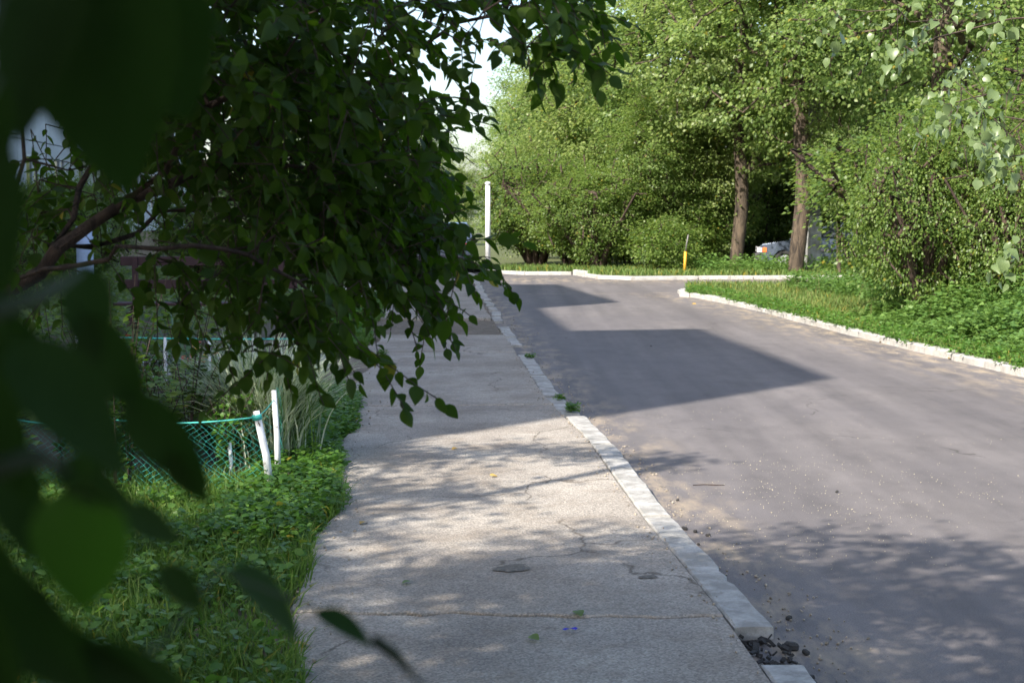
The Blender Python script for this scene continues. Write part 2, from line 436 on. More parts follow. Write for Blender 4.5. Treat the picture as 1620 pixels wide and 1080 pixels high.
# ---------------------------------------------------------------- ground levels
def interp(pts):
    ys = np.array([p.y for p in pts]); xs = np.array([p.x for p in pts]); o = np.argsort(ys); ys, xs = ys[o], xs[o]
    def f(y):
        if y < ys[0]: return xs[0] + (y - ys[0]) * (xs[1] - xs[0]) / (ys[1] - ys[0])
        if y > ys[-1]: return xs[-1] + (y - ys[-1]) * -0.06
        return float(np.interp(y, ys, xs))
    return f
KL = interp([G(*q, 0.03) for q in ((1290, 1080), (1213, 985), (1060, 817), (968, 703), (920, 657), (888, 628), (838, 560), (808, 522), (787, 490), (768, 465), (757, 442))])
KR = interp([G(*q, 0.06) for q in ((1620, 588), (1545, 570), (1455, 549), (1335, 521), (1200, 487), (1130, 471), (1090, 465))])
def SLW(y): return KL(y) - 1.80 + 0.05 * math.sin(y * 1.7) + 0.03 * math.sin(y * 4.1)
def wob(x, y): return 0.5 * math.sin(x * 1.3 + y * 0.7) + 0.5 * math.sin(y * 2.1 - x * 0.6)

def sheet(name, xa, xb, ys, nx, z, mat, kind='structure', amp=0.0, attr=None):
    V = []; F = []
    for y in ys:
        a, b = xa(y), xb(y)
        for i in range(nx + 1):
            x = a + (b - a) * i / nx; V.append((x, y, z + amp * wob(x, y) * (0 if i in (0, nx) else 1)))
    for j in range(len(ys) - 1):
        for i in range(nx):
            a = j * (nx + 1) + i; F.append((a, a + 1, a + nx + 2, a + nx + 1))
    me = bpy.data.meshes.new(name); me.from_pydata(V, [], F); me.update(); me.materials.append(mat)
    if attr:
        at = me.attributes.new('edge', 'FLOAT', 'POINT'); at.data.foreach_set('value', [attr(v[0], v[1]) for v in V])
    o = link(name, me); o['kind'] = kind; return o

# the land out to the horizon
mb = MB(); mb.add([(-900, -300, -0.06), (900, -300, -0.06), (900, 1500, -0.06), (-900, 1500, -0.06)], [(0, 1, 2, 3)])
tag(mb.build('ground', M_FAR), kind='structure')
def edge_attr(x, y):
    a = max(0, 1 - abs(x - KR(y)) / 1.1) if y < 32 else max(0, 1 - abs(y - 38) / 2.5)
    b = max(0, 1 - abs(x - KL(y)) / 0.55)
    return min(1, 1.2 * max(a, b * 0.9))
ys = list(np.arange(-14, 64, 0.5))
sheet('road', lambda y: -9 if y > 38 else KL(y) - 0.3, lambda y: 32 if y > 31 else KR(y) + 0.3, ys, 60, 0.0, M_ASPH, attr=edge_attr)

# left side ground (verge, beds, yard) up to the kerb
sheet('ground', lambda y: -60, lambda y: -6 if y > 38.5 else KL(y) - 0.16, list(np.arange(-14, 95, 0.8)), 60, 0.02, M_SOIL, amp=0.012)

# right verge: an island of grass whose nose rounds into the side road
NOSE = [(KR(y), y) for y in np.arange(-14, 30.2, 0.7)]
c = G(1090, 465, 0.06)
NOSE += [(c.x - 0.12, c.y), (G(1070, 463).x, 31.5), (G(1072, 461).x + 0.1, 32.1), (4.3, 32.5), (5.5, 32.8), (7.5, 33.0), (11, 33.1), (30, 33.4)]
mb = MB(); poly = [(x + 0.1, y) for x, y in NOSE[:-7]] + NOSE[-7:] + [(60, 33.4), (60, -14)]
mb.add([(x, y, 0.07) for x, y in poly], [tuple(range(len(poly)))])
tag(mb.build('verge', M_TURF), kind='structure')
# far verge behind the side road
FARK = [G(*q, 0.0) for q in ((762, 431), (790, 433), (830, 435), (905, 435), (945, 441), (1000, 443), (1105, 442))]
FARK = [(p.x, p.y) for p in FARK] + [(7.5, 38.6), (12, 38.9), (30, 39.2)]
mb = MB(); poly = FARK + [(70, 39.2), (70, 300), (-60, 300), (-60, 92), (-6.5, 92), (-6.5, 44.2)]
mb.add([(x, y + 0.12, 0.08) for x, y in poly], [tuple(range(len(poly)))])
tag(mb.build('far_verge', M_TURF), kind='structure')
mb = MB(); mb.add([(-6.4, 46.5, 0.085), (-1.9, 46.5, 0.085), (-3.2, 58, 0.085), (-14, 75, 0.085), (-20, 75, 0.085), (-6.4, 55, 0.085)], [(0, 1, 2, 3, 4, 5)])
tag(mb.build('lane', M_PATH), kind='structure')
# garden soil under the flower bed and the paved path to the house
mb = MB(); mb.add([(-6.5, 8.3, 0.037), (-1.45, 8.6, 0.037), (-1.95, 13.1, 0.037), (-6.8, 13.1, 0.037)], [(0, 1, 2, 3)])
tag(mb.build('garden_soil', M_DARKSOIL), kind='structure')

# ---------------------------------------------------------------- pavement slabs and kerbs
def rough_slab(name, corners, z0, z1, mat, parent, jit=0.02, step=0.22, crack=None, keep=()):
    pts = []
    for i in range(len(corners)):
        a = Vector(corners[i]); b = Vector(corners[(i + 1) % len(corners)]); n = max(1, int((b - a).length / step))
        for k in range(n):
            p = a.lerp(b, k / n); j = jit
            p = p + Vector((rng.uniform(-j, j), rng.uniform(-j, j)))
            pts.append(p)
    n = len(pts); c = sum(pts, Vector((0, 0))) / n
    ins = [p + (c - p).normalized() * 0.007 for p in pts]
    mb = MB()
    mb.add([(p.x, p.y, z0) for p in pts] + [(p.x, p.y, z1 - 0.006) for p in pts] + [(p.x, p.y, z1 + 0.0015 * wob(p.x * 3, p.y * 3)) for p in ins],
           [(i, (i + 1) % n, (i + 1) % n + n, i + n) for i in range(n)] + [(i + n, (i + 1) % n + n, (i + 1) % n + 2 * n, i + 2 * n) for i in range(n)] + [tuple(range(2 * n, 3 * n))])
    return mb.build(name, mat, parent)
pav = empty('pavement', (0, 0, 0)); tag(pav, kind='structure')
def gy(py): return G(810, py, 0.05).y
def jag(i, a, b, off):
    r2 = np.random.default_rng(100 + i); n = 26; w_ = np.cumsum(r2.normal(size=n + 1)) * 0.012; w_ -= np.linspace(w_[0], w_[-1], n + 1)
    ex = 0.012 * (r2.random(n + 1) < 0.25)
    return [(a[0] + (b[0] - a[0]) * k / n, a[1] + (b[1] - a[1]) * k / n + w_[k] + off * 0.5 + (ex[k] if off > 0 else -ex[(k + 9) % n])) for k in range(n + 1)]
jy = [-4.5, 0.6, gy(967) - 0.02, gy(686), gy(641), gy(557), gy(530)]
for i in range(len(jy) - 1):
    a, b = jy[i] + 0.002, jy[i + 1] - 0.002
    n = 10; L = [(SLW(a + (b - a) * k / n), a + (b - a) * k / n) for k in range(n + 1)]
    Rr = [(KL(a + (b - a) * k / n) - 0.158, a + (b - a) * k / n) for k in range(n + 1)]
    DY = (0.05, -0.04, 0.06, 0.1, 0.03, 0.0, 0.05, 0); dy = DY[i]; d0_ = DY[i - 1] if i else 0
    Rr = [(x, y + (dy if k == n else d0_ if k == 0 else 0)) for k, (x, y) in enumerate(Rr)]
    lo = jag(i, L[0], Rr[0], 0.006); hi = jag(i + 1, L[-1], Rr[-1], -0.006)
    rough_slab('slab', L[1:-1][::-1] + lo + Rr[1:-1] + hi[::-1], 0.0, 0.047 + (0.004, 0, 0.006, -0.001, 0.004, 0.010)[i % 6], M_SLAB, pav, 0.003)
for (a, b) in ((gy(504), 26.9), (26.93, 30.2), (30.25, 34.0), (34.04, 38.2)):
    rough_slab('slab', [(KL(a) - 0.2, a), (KL(b) - 0.2, b), (KL(b) - 1.85, b), (KL(a) - 1.95, a)], 0.0, 0.058, M_SLAB, pav, 0.02)
rough_slab('slab', [(-1.86, 14.0), (-1.95, 17.1), (-5.2, 17.3), (-5.2, 14.2)], 0.0, 0.044, M_PATH, pav, 0.03)
rough_slab('slab', [(-5.24, 14.2), (-5.24, 17.3), (-11.0, 17.5), (-11.0, 14.4)], 0.0, 0.046, M_PATH, pav, 0.03)

def kerb_stone(parent, a, b, side, h, wd, mat, jit=0.012, z0=-0.03, tilt=0.0, name='kerb_stone'):
    if mat is M_KERB: h = h * 0.72
    """a,b: (x,y) of the road-side edge; lies on 'side' of it. worn, chipped top"""
    a = Vector(a); b = Vector(b); d = (b - a); L = d.length; d.normalize(); nrm = Vector((-d.y, d.x)) * side
    n = max(2, int(L / 0.09)); mb = MB(); V = []
    prof = [(0, 0), (0.0, 0.86), (0.07, 0.985), (0.5, 1.0), (0.94, 0.99), (1.0, 0.9), (1.0, 0)]
    walk = 0.0
    for i in range(n + 1):
        t = i / n; p = a.lerp(b, t); e = 0.012 if i in (0, n) else 0
        walk = 0.75 * walk + rng.uniform(-jit, jit) * 0.45
        chip = walk + (rng.uniform(0.004, 0.02) if rng.random() < 0.10 else 0)
        for k, (u, v) in enumerate(prof):
            q = p + nrm * (u * wd + (chip if u < 0.1 else 0.3 * walk))
            z = z0 + (h - z0) * v + (rng.uniform(-0.0015, 0.0015) if v > 0.5 else 0) - e * 0.4 * (v > .95) + tilt * (t - .5)
            V.append((q.x, q.y, z))
    m = len(prof); F = [(i * m + k, i * m + k + 1, (i + 1) * m + k + 1, (i + 1) * m + k) for i in range(n) for k in range(m - 1)]
    F += [tuple(range(m))[::-1], tuple(n * m + k for k in range(m))]
    mb.add(V, F); return mb.build(name, mat, parent)
kerbL = empty('kerb'); tag(kerbL, kind='structure')
segs = [(-4, -1, .075), (-0.97, 2.3, .075), (2.33, gy(1048), .07), (gy(990), gy(817), .075), (gy(816) + .03, gy(703), .078), (gy(702) + 0.02, gy(658), .08),
        (gy(652), gy(626), .06), (gy(624), gy(592), .062), (gy(591), gy(560), .066), (gy(543), gy(532), .05), (gy(531), gy(516), .065),
        (gy(506), gy(499), .05), (gy(498), gy(491), .06)]
for a, b, h in segs:
    k = 0.04 if a > 19 else 0.0
    kerb_stone(kerbL, (KL(a) + rng.uniform(-k, k), a), (KL(b) + rng.uniform(-k, k), b), 1, h, 0.15, M_KERB, 0.014)
y = gy(489)
while y < 41:
    L = rng.uniform(0.5, 1.3); sx = rng.uniform(-0.04, 0.04)
    kerb_stone(kerbL, (KL(y) + sx, y), (KL(y + L) - sx, y + L), 1, rng.uniform(0.04, 0.07), 0.14, M_KERB, 0.02); y += L + rng.uniform(0.05, 0.4)
kerbR = empty('kerb'); tag(kerbR, kind='structure')
y = -4.0
cuts = [-4, -1, 2, 5, 8, 11, 13.9, 15.6, G(1542, 567).y, G(1461, 549).y, G(1334, 521).y, 23.8, 25.6, 27.7, 29.2, 30.0]
for a, b in zip(cuts[:-1], cuts[1:]):
    kerb_stone(kerbR, (KR(a + .012), a + 0.012), (KR(b - .02) + rng.uniform(-.02, .02), b - 0.02), -1, 0.085 + rng.uniform(-.015, .008), 0.14, M_KERBR, 0.02, tilt=rng.uniform(-.02, .02))
for p, q in zip(NOSE[-9:-1], NOSE[-8:]):
    kerb_stone(kerbR, p, q, -1, 0.08, 0.13, M_KERBR, 0.015)
kerbF = empty('kerb'); tag(kerbF, kind='structure')
for i, (p, q) in enumerate(zip(FARK[:-1], FARK[1:])):
    L = math.dist(p, q); n = max(1, round(L / 1.6))
    for k in range(n):
        a = (p[0] + (q[0] - p[0]) * k / n + .01, p[1] + (q[1] - p[1]) * k / n); b = (p[0] + (q[0] - p[0]) * (k + 1) / n - .02, p[1] + (q[1] - p[1]) * (k + 1) / n)
        kerb_stone(kerbF, a, b, 1, 0.09 if not (i == 3 and k == 0) else 0.15, 0.18, M_KERBR, 0.02)

# shallow hollows filled with dark dirt
M_DIRT = soil('damp_dirt', (0.09, 0.08, 0.07), (0.26, 0.235, 0.20), 45)
for i, (px, py, rx, ry) in enumerate(((812, 898, .075, .075), (1025, 912, .04, .035))):
    q = G(px, py, .055); mb = MB(); n = 22; r2 = np.random.default_rng(i); ph = r2.uniform(0, 6, 4)
    ring = [(rx * (1 + .22 * math.sin(3 * a + ph[0]) + .15 * math.sin(7 * a + ph[1])) * math.cos(a), ry * (1 + .22 * math.sin(2 * a + ph[2]) + .15 * math.sin(9 * a)) * math.sin(a), 0) for a in [6.283 * k / n for k in range(n)]]
    mb.add(ring + [(x * .6, y * .6, .0005) for x, y, _ in ring] + [(0, 0, .0006)], [(k, (k + 1) % n, (k + 1) % n + n, k + n) for k in range(n)] + [(k + n, (k + 1) % n + n, 2 * n) for k in range(n)])
    o = mb.build('dirt', M_DIRT, None, False, (q.x, q.y, (0.050 if q.y < 6.2 else 0.0565))); o['kind'] = 'stuff'; o['label'] = 'dark dirt settled in a shallow hollow of the pavement'
# loose grit, bitumen, twig, wrapper
def pebbles(name, regions, mat, kind='stuff', size=(0.008, 0.025)):
    pos = []; 
    for (cx, cy, rx, ry, n, z) in regions:
        q = rng.normal(size=(n, 2)) * 0.5
        pos += [(cx + a * rx, cy + b * ry, z) for a, b in q]
    pos = np.array(pos); n = len(pos)
    V = np.array([(1, 0, 0), (-1, 0, 0), (0, 1, 0), (0, -1, 0), (0, 0, .7), (0, 0, -.7)], float); V = V + rng.normal(size=V.shape) * 0.18
    F = [(0, 2, 4), (2, 1, 4), (1, 3, 4), (3, 0, 4), (2, 0, 5), (1, 2, 5), (3, 1, 5), (0, 3, 5)]
    B = basis(randdir(n), randdir(n))
    me = batch_mesh(name, (V, F), pos, B, rng.uniform(size[0], size[1], n) * rng.uniform(0.4, 1, n), mat)
    o = link(name, me); o['kind'] = kind; return o
M_STONE = simple('grit_stone', (0.30, 0.26, 0.21), 0.9, 0.5, 20)
M_BITU = simple('bitumen', (0.035, 0.033, 0.032), 0.85, 0.35, 40, bmp=0.01)
M_CHAFF = simple('linden_chaff', (0.60, 0.52, 0.36), 0.8, 0.2, 20)
reg = []
for y in np.arange(5, 30, 0.35):
    reg.append((KL(y) + 0.10, y, 0.10, 0.5, 10, 0.004)); reg.append((KL(y) - 0.19, y, 0.05, 0.5, 6, 0.056))
    reg.append((SLW(y) + 0.02, y, 0.22, 0.5, 10, 0.056)); reg.append((KR(y) - 0.2, y, 0.2, 0.5, 4, 0.004))
reg += [(KL(6) + .15, 5.6, .25, 1.0, 120, 0.006), (KL(20) + 0.1, 20, 0.3, 1.4, 60, 0.006), (-0.9, 22, 1.2, 1.4, 250, 0.035)]
tag(pebbles('gravel', reg, M_STONE, size=(0.004, 0.014)), 'fine grey grit scattered along the kerb and pavement edges', 'gravel')
reg = [(1.5 + rng.normal() * 0.6, 8.6 + rng.normal() * 0.9, 0.3, 0.35, 26, 0.006) for _ in range(40)] + [(rng.uniform(1, 3.5), rng.uniform(9, 13), 0.5, 0.5, 8, 0.006) for _ in range(30)]
tag(pebbles('seed_husks', reg, M_CHAFF, size=(0.0015, 0.004)), 'pale dry seed husks strewn over the sunlit asphalt', 'husks')
p0 = G(1212, 1012, 0.02)
mb = MB()
for k in range(80):
    t = k / 79; x = KL(gy(990) - 0.5 * t) - rng.uniform(-0.02, 0.13); y = gy(990) - 0.02 - 0.55 * t + rng.uniform(-.03, .03)
    s = rng.uniform(0.007, 0.028)
    mb.box((x, y, 0.008 + rng.uniform(-.006, .012)), (s * rng.uniform(.8, 2), s * rng.uniform(.6, 1.2), s * rng.uniform(.3, .8)), rng.uniform(0, 3), Matrix.Rotation(rng.uniform(-.8, .8), 3, 'X') @ Matrix.Rotation(rng.uniform(-.8, .8), 3, 'Y'))
tag(mb.build('bitumen_rubble', M_BITU), 'crumbled black bitumen filling the break in the near kerb', 'rubble', kind='stuff')
for i, (px, py, s) in enumerate(((1083, 838, .02), (1100, 842, .017), (1120, 848, .016), (1248, 980, .018), (1275, 1035, .02), (1252, 1028, .035), (1105, 862, .013), (1072, 792, .012), (1324, 779, .014), (1030, 548, .012))):
    q = G(px, py, 0.0); mb = MB(); mb.box((0, 0, s * 0.4), (s * 1.5, s * 1.1, s * 0.9), i * 1.3, Matrix.Rotation(0.2, 3, 'Y'), bev=s * 0.25)
    o = mb.build('asphalt_crumb', M_BITU, loc=(q.x, q.y, 0.001))
    tag(o, ['dark crumb of asphalt, left of the three in a row below the kerb', 'dark crumb of asphalt, middle one of three by the kerb', 'dark crumb of asphalt, right of the three in a row by the kerb',
            'dark crumb lying on shaded road beside the broken kerb', 'small dark crumb at the foot of the picture beyond the kerb gap', 'largest dark lump of asphalt beside the black rubble',
            'tiny dark crumb just below the row of three by the kerb', 'tiny dark crumb on sunlit asphalt close to the kerb', 'lone dark crumb on the sunlit middle of the road', 'dark speck of stone in the shaded road far up the kerb'][i], 'stone', 'loose asphalt crumbs on the road')
q = G(1120, 768, 0.0); mb = MB(); mb.tube([(-.09, 0, .004), (-.02, .004, .007), (.05, -.002, .005), (.1, .003, .004)], [.0025, .003, .003, .0015], 6)
tag(mb.build('stick', M_TWIG, loc=(q.x, q.y, 0)), 'thin dark stick lying flat on the sunlit asphalt', 'stick')
q = G(902, 997, 0.055); mb = MB()
V = [(-.02, -.008, .003), (0, -.011, .012), (.02, -.006, .004), (-.018, .008, .008), (.002, .01, .004), (.021, .009, .011), (-.03, -.004, .006), (.03, .004, .006)]
mb.add(V, [(0, 1, 4, 3), (1, 2, 5, 4), (6, 0, 3), (2, 7, 5)])
tag(mb.build('sweet_wrapper', simple('blue_foil', (0.05, 0.04, 0.45), 0.3, 0.5, 80, 0.5), loc=(q.x, q.y, 0.056)), 'crumpled blue sweet wrapper on the near pavement slab', 'wrapper')

fl = bpy.data.meshes.new('leaf_blade')
def leaf_template(tm, mat, name):
    me = raw_mesh(name, tm[0], tm[1], 1, len(tm[0]), mat, np.array([0.5])); return me
ME_FALL = leaf_template(T_ROUND, M_FALLEN, 'fallen_leaf'); ME_FALLG = leaf_template(T_ROUND, M_BUSH, 'fallen_green_leaf')
fall = [(723, 711, 0, .045, 'single tiny green leaf on the sunlit pavement beyond the first dapple', 'small green'), (775, 755, 0, .05, 'small yellow leaf in the middle of the dappled pavement', 0),
        (578, 828, 0, .05, 'yellow leaf on the pavement close to the weeds', 0), (466, 1023, 0, .06, 'curled yellow leaf at the grass edge nearest the camera', 0),
        (838, 1010, 1, .05, 'green leaf on the near slab left of the blue wrapper', 0), (912, 970, 1, .055, 'grey green leaf lying on the crack across the pavement', 0),
        (650, 923, 1, .045, 'green leaf on the shaded pavement beside small sun flecks', 0), (1501, 567, 0, .09, 'yellow leaf at the foot of the white kerb', 0),
        (1399, 541, 0, .09, 'pale yellow leaf on the road by a middle kerb stone', 0), (1540, 560, 0, .08, 'orange leaf on the grass above a kerb joint', 0),
        (1095, 480, 0, .10, 'orange leaf on the road near the rounded kerb nose', 0), (1437, 553, 0, .08, 'yellow leaf tucked on the verge behind the kerb', 0), (1575, 575, 0, .07, 'brown leaf on the asphalt edge far along at the right', 0)]
for i, f in enumerate(fall):
    q = G(f[0], f[1], 0.05 if f[0] < 1000 else 0.01)
    o = link('fallen_leaf', ME_FALLG if f[2] else ME_FALL); z = 0.062 if f[0] < 1000 else (0.13 if i in (9, 11) else 0.012)
    o.location = (q.x, q.y, z); o.scale = (f[3],) * 3; o.rotation_euler = (rng.uniform(-.3, .3), rng.uniform(-.15, .2), rng.uniform(0, 6))
    tag(o, f[4], 'leaf', 'fallen leaves on the paving and road')

# ---------------------------------------------------------------- apartment block (its roofline throws the stepped shadow on the road)
H = 15.0; SL_ = H / math.tan(R(SUN_EL))
def back(px, py): q = G(px, py); return Vector((q.x - UX * SL_, q.y - UY * SL_))
sh = [back(1320, 598), back(1110, 520), back(905, 523), back(855, 487), back(980, 478), back(884, 450), back(800, 450)]
dirv = Vector((-0.062, 1.0)).normalized(); nv = Vector((dirv.y, -dirv.x))
endp = sh[-1] + dirv * 56
poly = sh + [endp, endp - nv * 12, sh[0] - nv * 13]
bl = empty('apartment_block', (sh[0].x, sh[0].y, 0)); bl_o = Vector((sh[0].x, sh[0].y, 0))
tag(bl, 'long pale grey panel apartment block behind the shrubs, brown plinth at its foot', 'building')
M_CORE = simple('joint_mortar', (0.22, 0.22, 0.22), 0.9, 0.2, 3)
M_PANEL = simple('pale_facade_panel', (0.58, 0.60, 0.62), 0.85, 0.10, 1.5, bmp=0.004)
M_PLINTH = simple('brown_plinth', (0.30, 0.22, 0.15), 0.9, 0.2, 3)
M_FRAME = simple('white_window_frame', (0.75, 0.76, 0.78), 0.5, 0.05, 4)
m, t, b = newmat('window_glass'); b.inputs['Base Color'].default_value = (0.03, 0.035, 0.04, 1); b.inputs['Roughness'].default_value = 0.05; b.inputs['Specular IOR Level'].default_value = 0.9
t.links.new(ramp(t, noise(t, 0.7, 2), [(0.4, (0.02, 0.025, 0.03)), (0.7, (0.10, 0.11, 0.12))]), b.inputs['Base Color']); M_GLASS = m
core = MB(); core.prism([(p.x - bl_o.x, p.y - bl_o.y) for p in poly], 0.0, H - 0.25); core.build('wall', M_CORE, bl)
big = MB(); cen = sum(poly, Vector((0, 0))) / len(poly)
big.prism([(p.x - bl_o.x, p.y - bl_o.y) for p in poly], H - 0.248, H); big.build('roof', simple('roof_felt', (0.2, 0.2, 0.2), 0.9), bl)
PW, PH = 3.2, 2.7
def panel_mesh():
    mb = MB(); W, Hh = PW - 0.03, PH - 0.03; ww, wh, sill = 1.5, 1.45, 0.85; t = 0.08
    mb.box((0, t / 2, sill / 2), (W, t, sill)); mb.box((0, t / 2, (sill + wh + Hh) / 2), (W, t, Hh - sill - wh))
    sw = (W - ww) / 2
    for s in (-1, 1): mb.box((s * (ww / 2 + sw / 2), t / 2, sill + wh / 2), (sw, t, wh))
    return mb.mesh('wall_panel', M_PANEL)
ME_PANEL = panel_mesh()
mb = MB()
for x in (-.72, 0.12, .72): mb.box((x, 0.03, 1.575), (.06, .05, 1.45))
for z in (.88, 2.27): mb.box((0, 0.031, z), (1.5, .052, .06))
mb.box((0, -.03, .84), (1.6, .12, .03)); ME_WIN = mb.mesh('window', M_FRAME)
mb = MB(); mb.box((0, 0.062, 1.575), (1.44, .006, 1.4)); ME_PANE = mb.mesh('pane', M_GLASS)
mb = MB()
mb.box((0, -0.5, 0.06), (3.0, 1.0, .12)); mb.box((0, -0.98, 0.6), (3.0, .05, .95))
for s in (-1, 1): mb.box((s * 1.47, -.5, .6), (.05, .9, .95))
ME_BALC = mb.mesh('balcony', simple('balcony_sheet', (0.42, 0.46, 0.52), 0.7, 0.15, 2))
def face(a, b, z0=1.0, balc=()):
    d = (b - a); L = d.length; n = int(L // PW); ang = math.atan2(d.y, d.x) ; d.normalize(); nn = Vector((d.y, -d.x))
    for c_ in range(n):
        for f_ in range(5):
            p = a + d * (L / n * (c_ + 0.5)) + nn * 0.085
            for nm, me in (('wall_panel', ME_PANEL), ('window', ME_WIN)):
                o = link(nm, me, bl); o.location = (p.x - bl_o.x, p.y - bl_o.y, z0 + f_ * PH); o.rotation_euler = (0, 0, ang); o.scale = (L / n / PW, 1, 1)
            g = link('pane', ME_PANE, o)
            if c_ in balc and f_ > 0:
                o = link('balcony', ME_BALC, bl); q = p + nn * 0.004; o.location = (q.x - bl_o.x, q.y - bl_o.y, z0 + f_ * PH - 0.1); o.rotation_euler = (0, 0, ang)
    mb = MB(); mid = (a + b) / 2 + nn * 0.05
    mb.box((mid.x - bl_o.x, mid.y - bl_o.y, 0.49), (L, 0.12, 0.98), ang); mb.build('plinth', M_PLINTH, bl)
face(sh[0], sh[1]); face(sh[6], endp, 1.0, (4, 8, 9, 13)); face(sh[2], sh[3]); face(sh[4], sh[5])

# ---------------------------------------------------------------- tree maker
def crown_points(n, cx, cy, z0, z1, rx, ry, power=1.0, shell=0.45, lobes=9, low=0.0):
    """uneven crown: lobes on a rounded body"""
    pts = []
    lob = [(random.uniform(0, 6.28), random.uniform(-0.9, 0.95), random.uniform(0.22, 0.42)) for _ in range(lobes)]
    while len(pts) < n:
        v = rng.normal(size=3); v /= np.linalg.norm(v); r = rng.uniform(shell, 1) ** power
        k = 0.78
        for a, h, s in lob:
            d = v @ np.array([math.cos(a) * math.sqrt(1 - h * h), math.sin(a) * math.sqrt(1 - h * h), h])
            k = max(k, 0.78 + s * max(0, (d - 0.6) / 0.4))
        zz = (v[2] * r * k)
        z = (z0 + z1) / 2 + zz * (z1 - z0) / 2
        w_ = 1.0
        pts.append((cx + v[0] * r * k * rx, cy + v[1] * r * k * ry, max(z, z0)))
    return np.array(pts)
def make_tree(name, h, rx, z0, ncl, per, trunk_r, leaf, mat, cr=(0.45, 0.75), shell=0.4, lean=(0, 0), fork=None, bark=None, trunks=None, flat=0.45, power=1.0, jit=0.07, tmpl=None, partnm='crown', extra=None):
    root = empty(name)
    pts = crown_points(ncl, lean[0], lean[1], z0, h, rx, rx * 0.95, power, shell)
    if extra is not None: pts = np.vstack([pts, extra]); ncl = len(pts)
    chains = []
    if trunks:
        for tr in trunks: chains.append({'pts': tr})
    else:
        th = z0 + (h - z0) * 0.62; n = 9
        chains.append({'pts': [(lean[0] * (i / n) + 0.10 * math.sin(i * 1.1 + h), lean[1] * (i / n) + .06 * math.sin(i * .8), th * i / n) for i in range(n + 1)]})
        if fork: chains.append({'at': fork[0], 'pts': fork[1]})
    NP, par, rad = skeleton(chains, pts, 0.006, 2.25, jit, -0.05, 0.5, trunk_r)
    # flare at the root
    link('trunk', branch_mesh('trunk', NP, par, rad, bark or M_BARK, 0.04, (4, 10)), root)
    cr_ = rng.uniform(cr[0], cr[1], ncl)
    pos, B, sc = clumps_to_leaves(pts, cr_, per, np.array([lean[0], lean[1], (z0 + h) / 2]), flat, 0.35, leaf)
    k = pos[:, 2] > 0.05; pos, B, sc = pos[k], B[k], sc[k]
    o = link(partnm, batch_mesh(partnm, tmpl or T_QUAD, pos, B, sc, mat), root); o['kind'] = 'stuff'
    return root
def put(o, x, y, rz=0.0, s=1.0, z=0.05): o.location = (x, y, z); o.rotation_euler = (0, 0, rz); o.scale = (s,) * 3; return o

# lindens with plain trunks
tA = make_tree('linden_tree', 11.5, 3.6, 3.1, 230, 110, 0.21, (0.085, 0.14), M_LINDEN, (0.45, 0.85), lean=(0.1, 0), extra=np.array([(rng.uniform(.2, 1.3), rng.uniform(-1.6, -.5), rng.uniform(4.3, 7.5)) for _ in range(34)]))
tag(put(tA, 7.5, 40.0, 0.0), 'linden with a straight bare trunk standing in front of the parked car', 'tree', 'lindens on the right')
tF = make_tree('linden_tree', 11.5, 3.4, 2.2, 220, 110, 0.19, (0.085, 0.14), M_LINDEN2, (0.45, 0.85), fork=(3, [(0.3, 0.1, 2.9), (0.6, 0.1, 3.5), (1.1, 0.2, 4.6), (1.4, 0.2, 5.8)]))
tag(put(tF, G(1165, 430).x, 43.2, 0.0), 'linden with a dark trunk forking low, left of the straight bare trunk', 'tree', 'lindens on the right')
o = copy_tree(tA); o.location = (8.45, 39.45, .05); o.rotation_euler = (0, 0, 2.0); o.scale = (.27, .27, .5); tag(o, 'slim young linden right of the straight trunk, leaves over the concrete pole', 'tree', 'lindens on the right')
# low-skirted bushy lindens
tB = make_tree('linden_tree', 10, 3.0, 0.9, 260, 110, 0.16, (0.085, 0.14), M_LINDEN, (0.5, 0.85))
tC = make_tree('linden_tree', 9.0, 2.6, 0.5, 240, 110, 0.14, (0.085, 0.13), M_LINDEN2, (0.45, 0.8))
spotsB = [(tB, 4.6, 46.5, 0, 1.0, 'leafy linden low to the ground behind the yellow marker post'), (tC, 2.9, 51.5, 1.0, 1.05, 'pale leafy linden left of the marker post, sweeping down to the kerb'),
          (tB, 2.6, 60, 2.2, 1.05, 'second linden of the receding row beyond the bend'), (tC, 1.2, 54, 3.0, 0.62, 'small rounded linden at the left end of the green wall'),
          (tC, 1.9, 72, 4.0, 1.15, 'third linden of the receding row beyond the bend'), (tB, 1.4, 88, 5.0, 1.1, 'fourth linden of the receding row, top against the sky'), (tC, 0.7, 108, 2, 1.2, 'farthest linden of the receding row, lowest against the sky'),
          (tB, 8.6, 51, 3.3, 1.25, 'tall linden filling the gap between the two dark trunks'), (tC, 12.2, 48, 0.7, 1.35, 'tall pale linden behind the parked car'), (tB, 16.5, 45, 1.9, 1.3, 'tall dark linden behind the big bush'),
          (tB, 6.0, 60, 4.4, 1.35, 'tall linden rising behind the marker post trees'), (tC, 5.9, 44.6, 2.6, .72, 'small linden with low boughs left of the forked trunk'), (tC, 9.4, 46.8, .2, .8, 'small linden between the forked trunk and the car bonnet'), (tB, 3.9, 43.9, 1.4, .55, 'lowest young linden at the far kerb'), (tC, 20, 40, 5.4, 1.4, 'dark linden in the far right corner behind the bush'), (tB, 13.2, 60, 5.1, 1.4, 'tall linden deep behind the forked trunk'), (tC, 20, 55, 1.1, 1.5, 'tall linden deepest behind the parked car')]
used = set()
for t_, x, y, rz, s, lab in spotsB:
    o = t_ if t_.name not in used else copy_tree(t_)
    used.add(t_.name); put(o, x, y, rz, s); tag(o, lab, 'tree', 'lindens on the right')
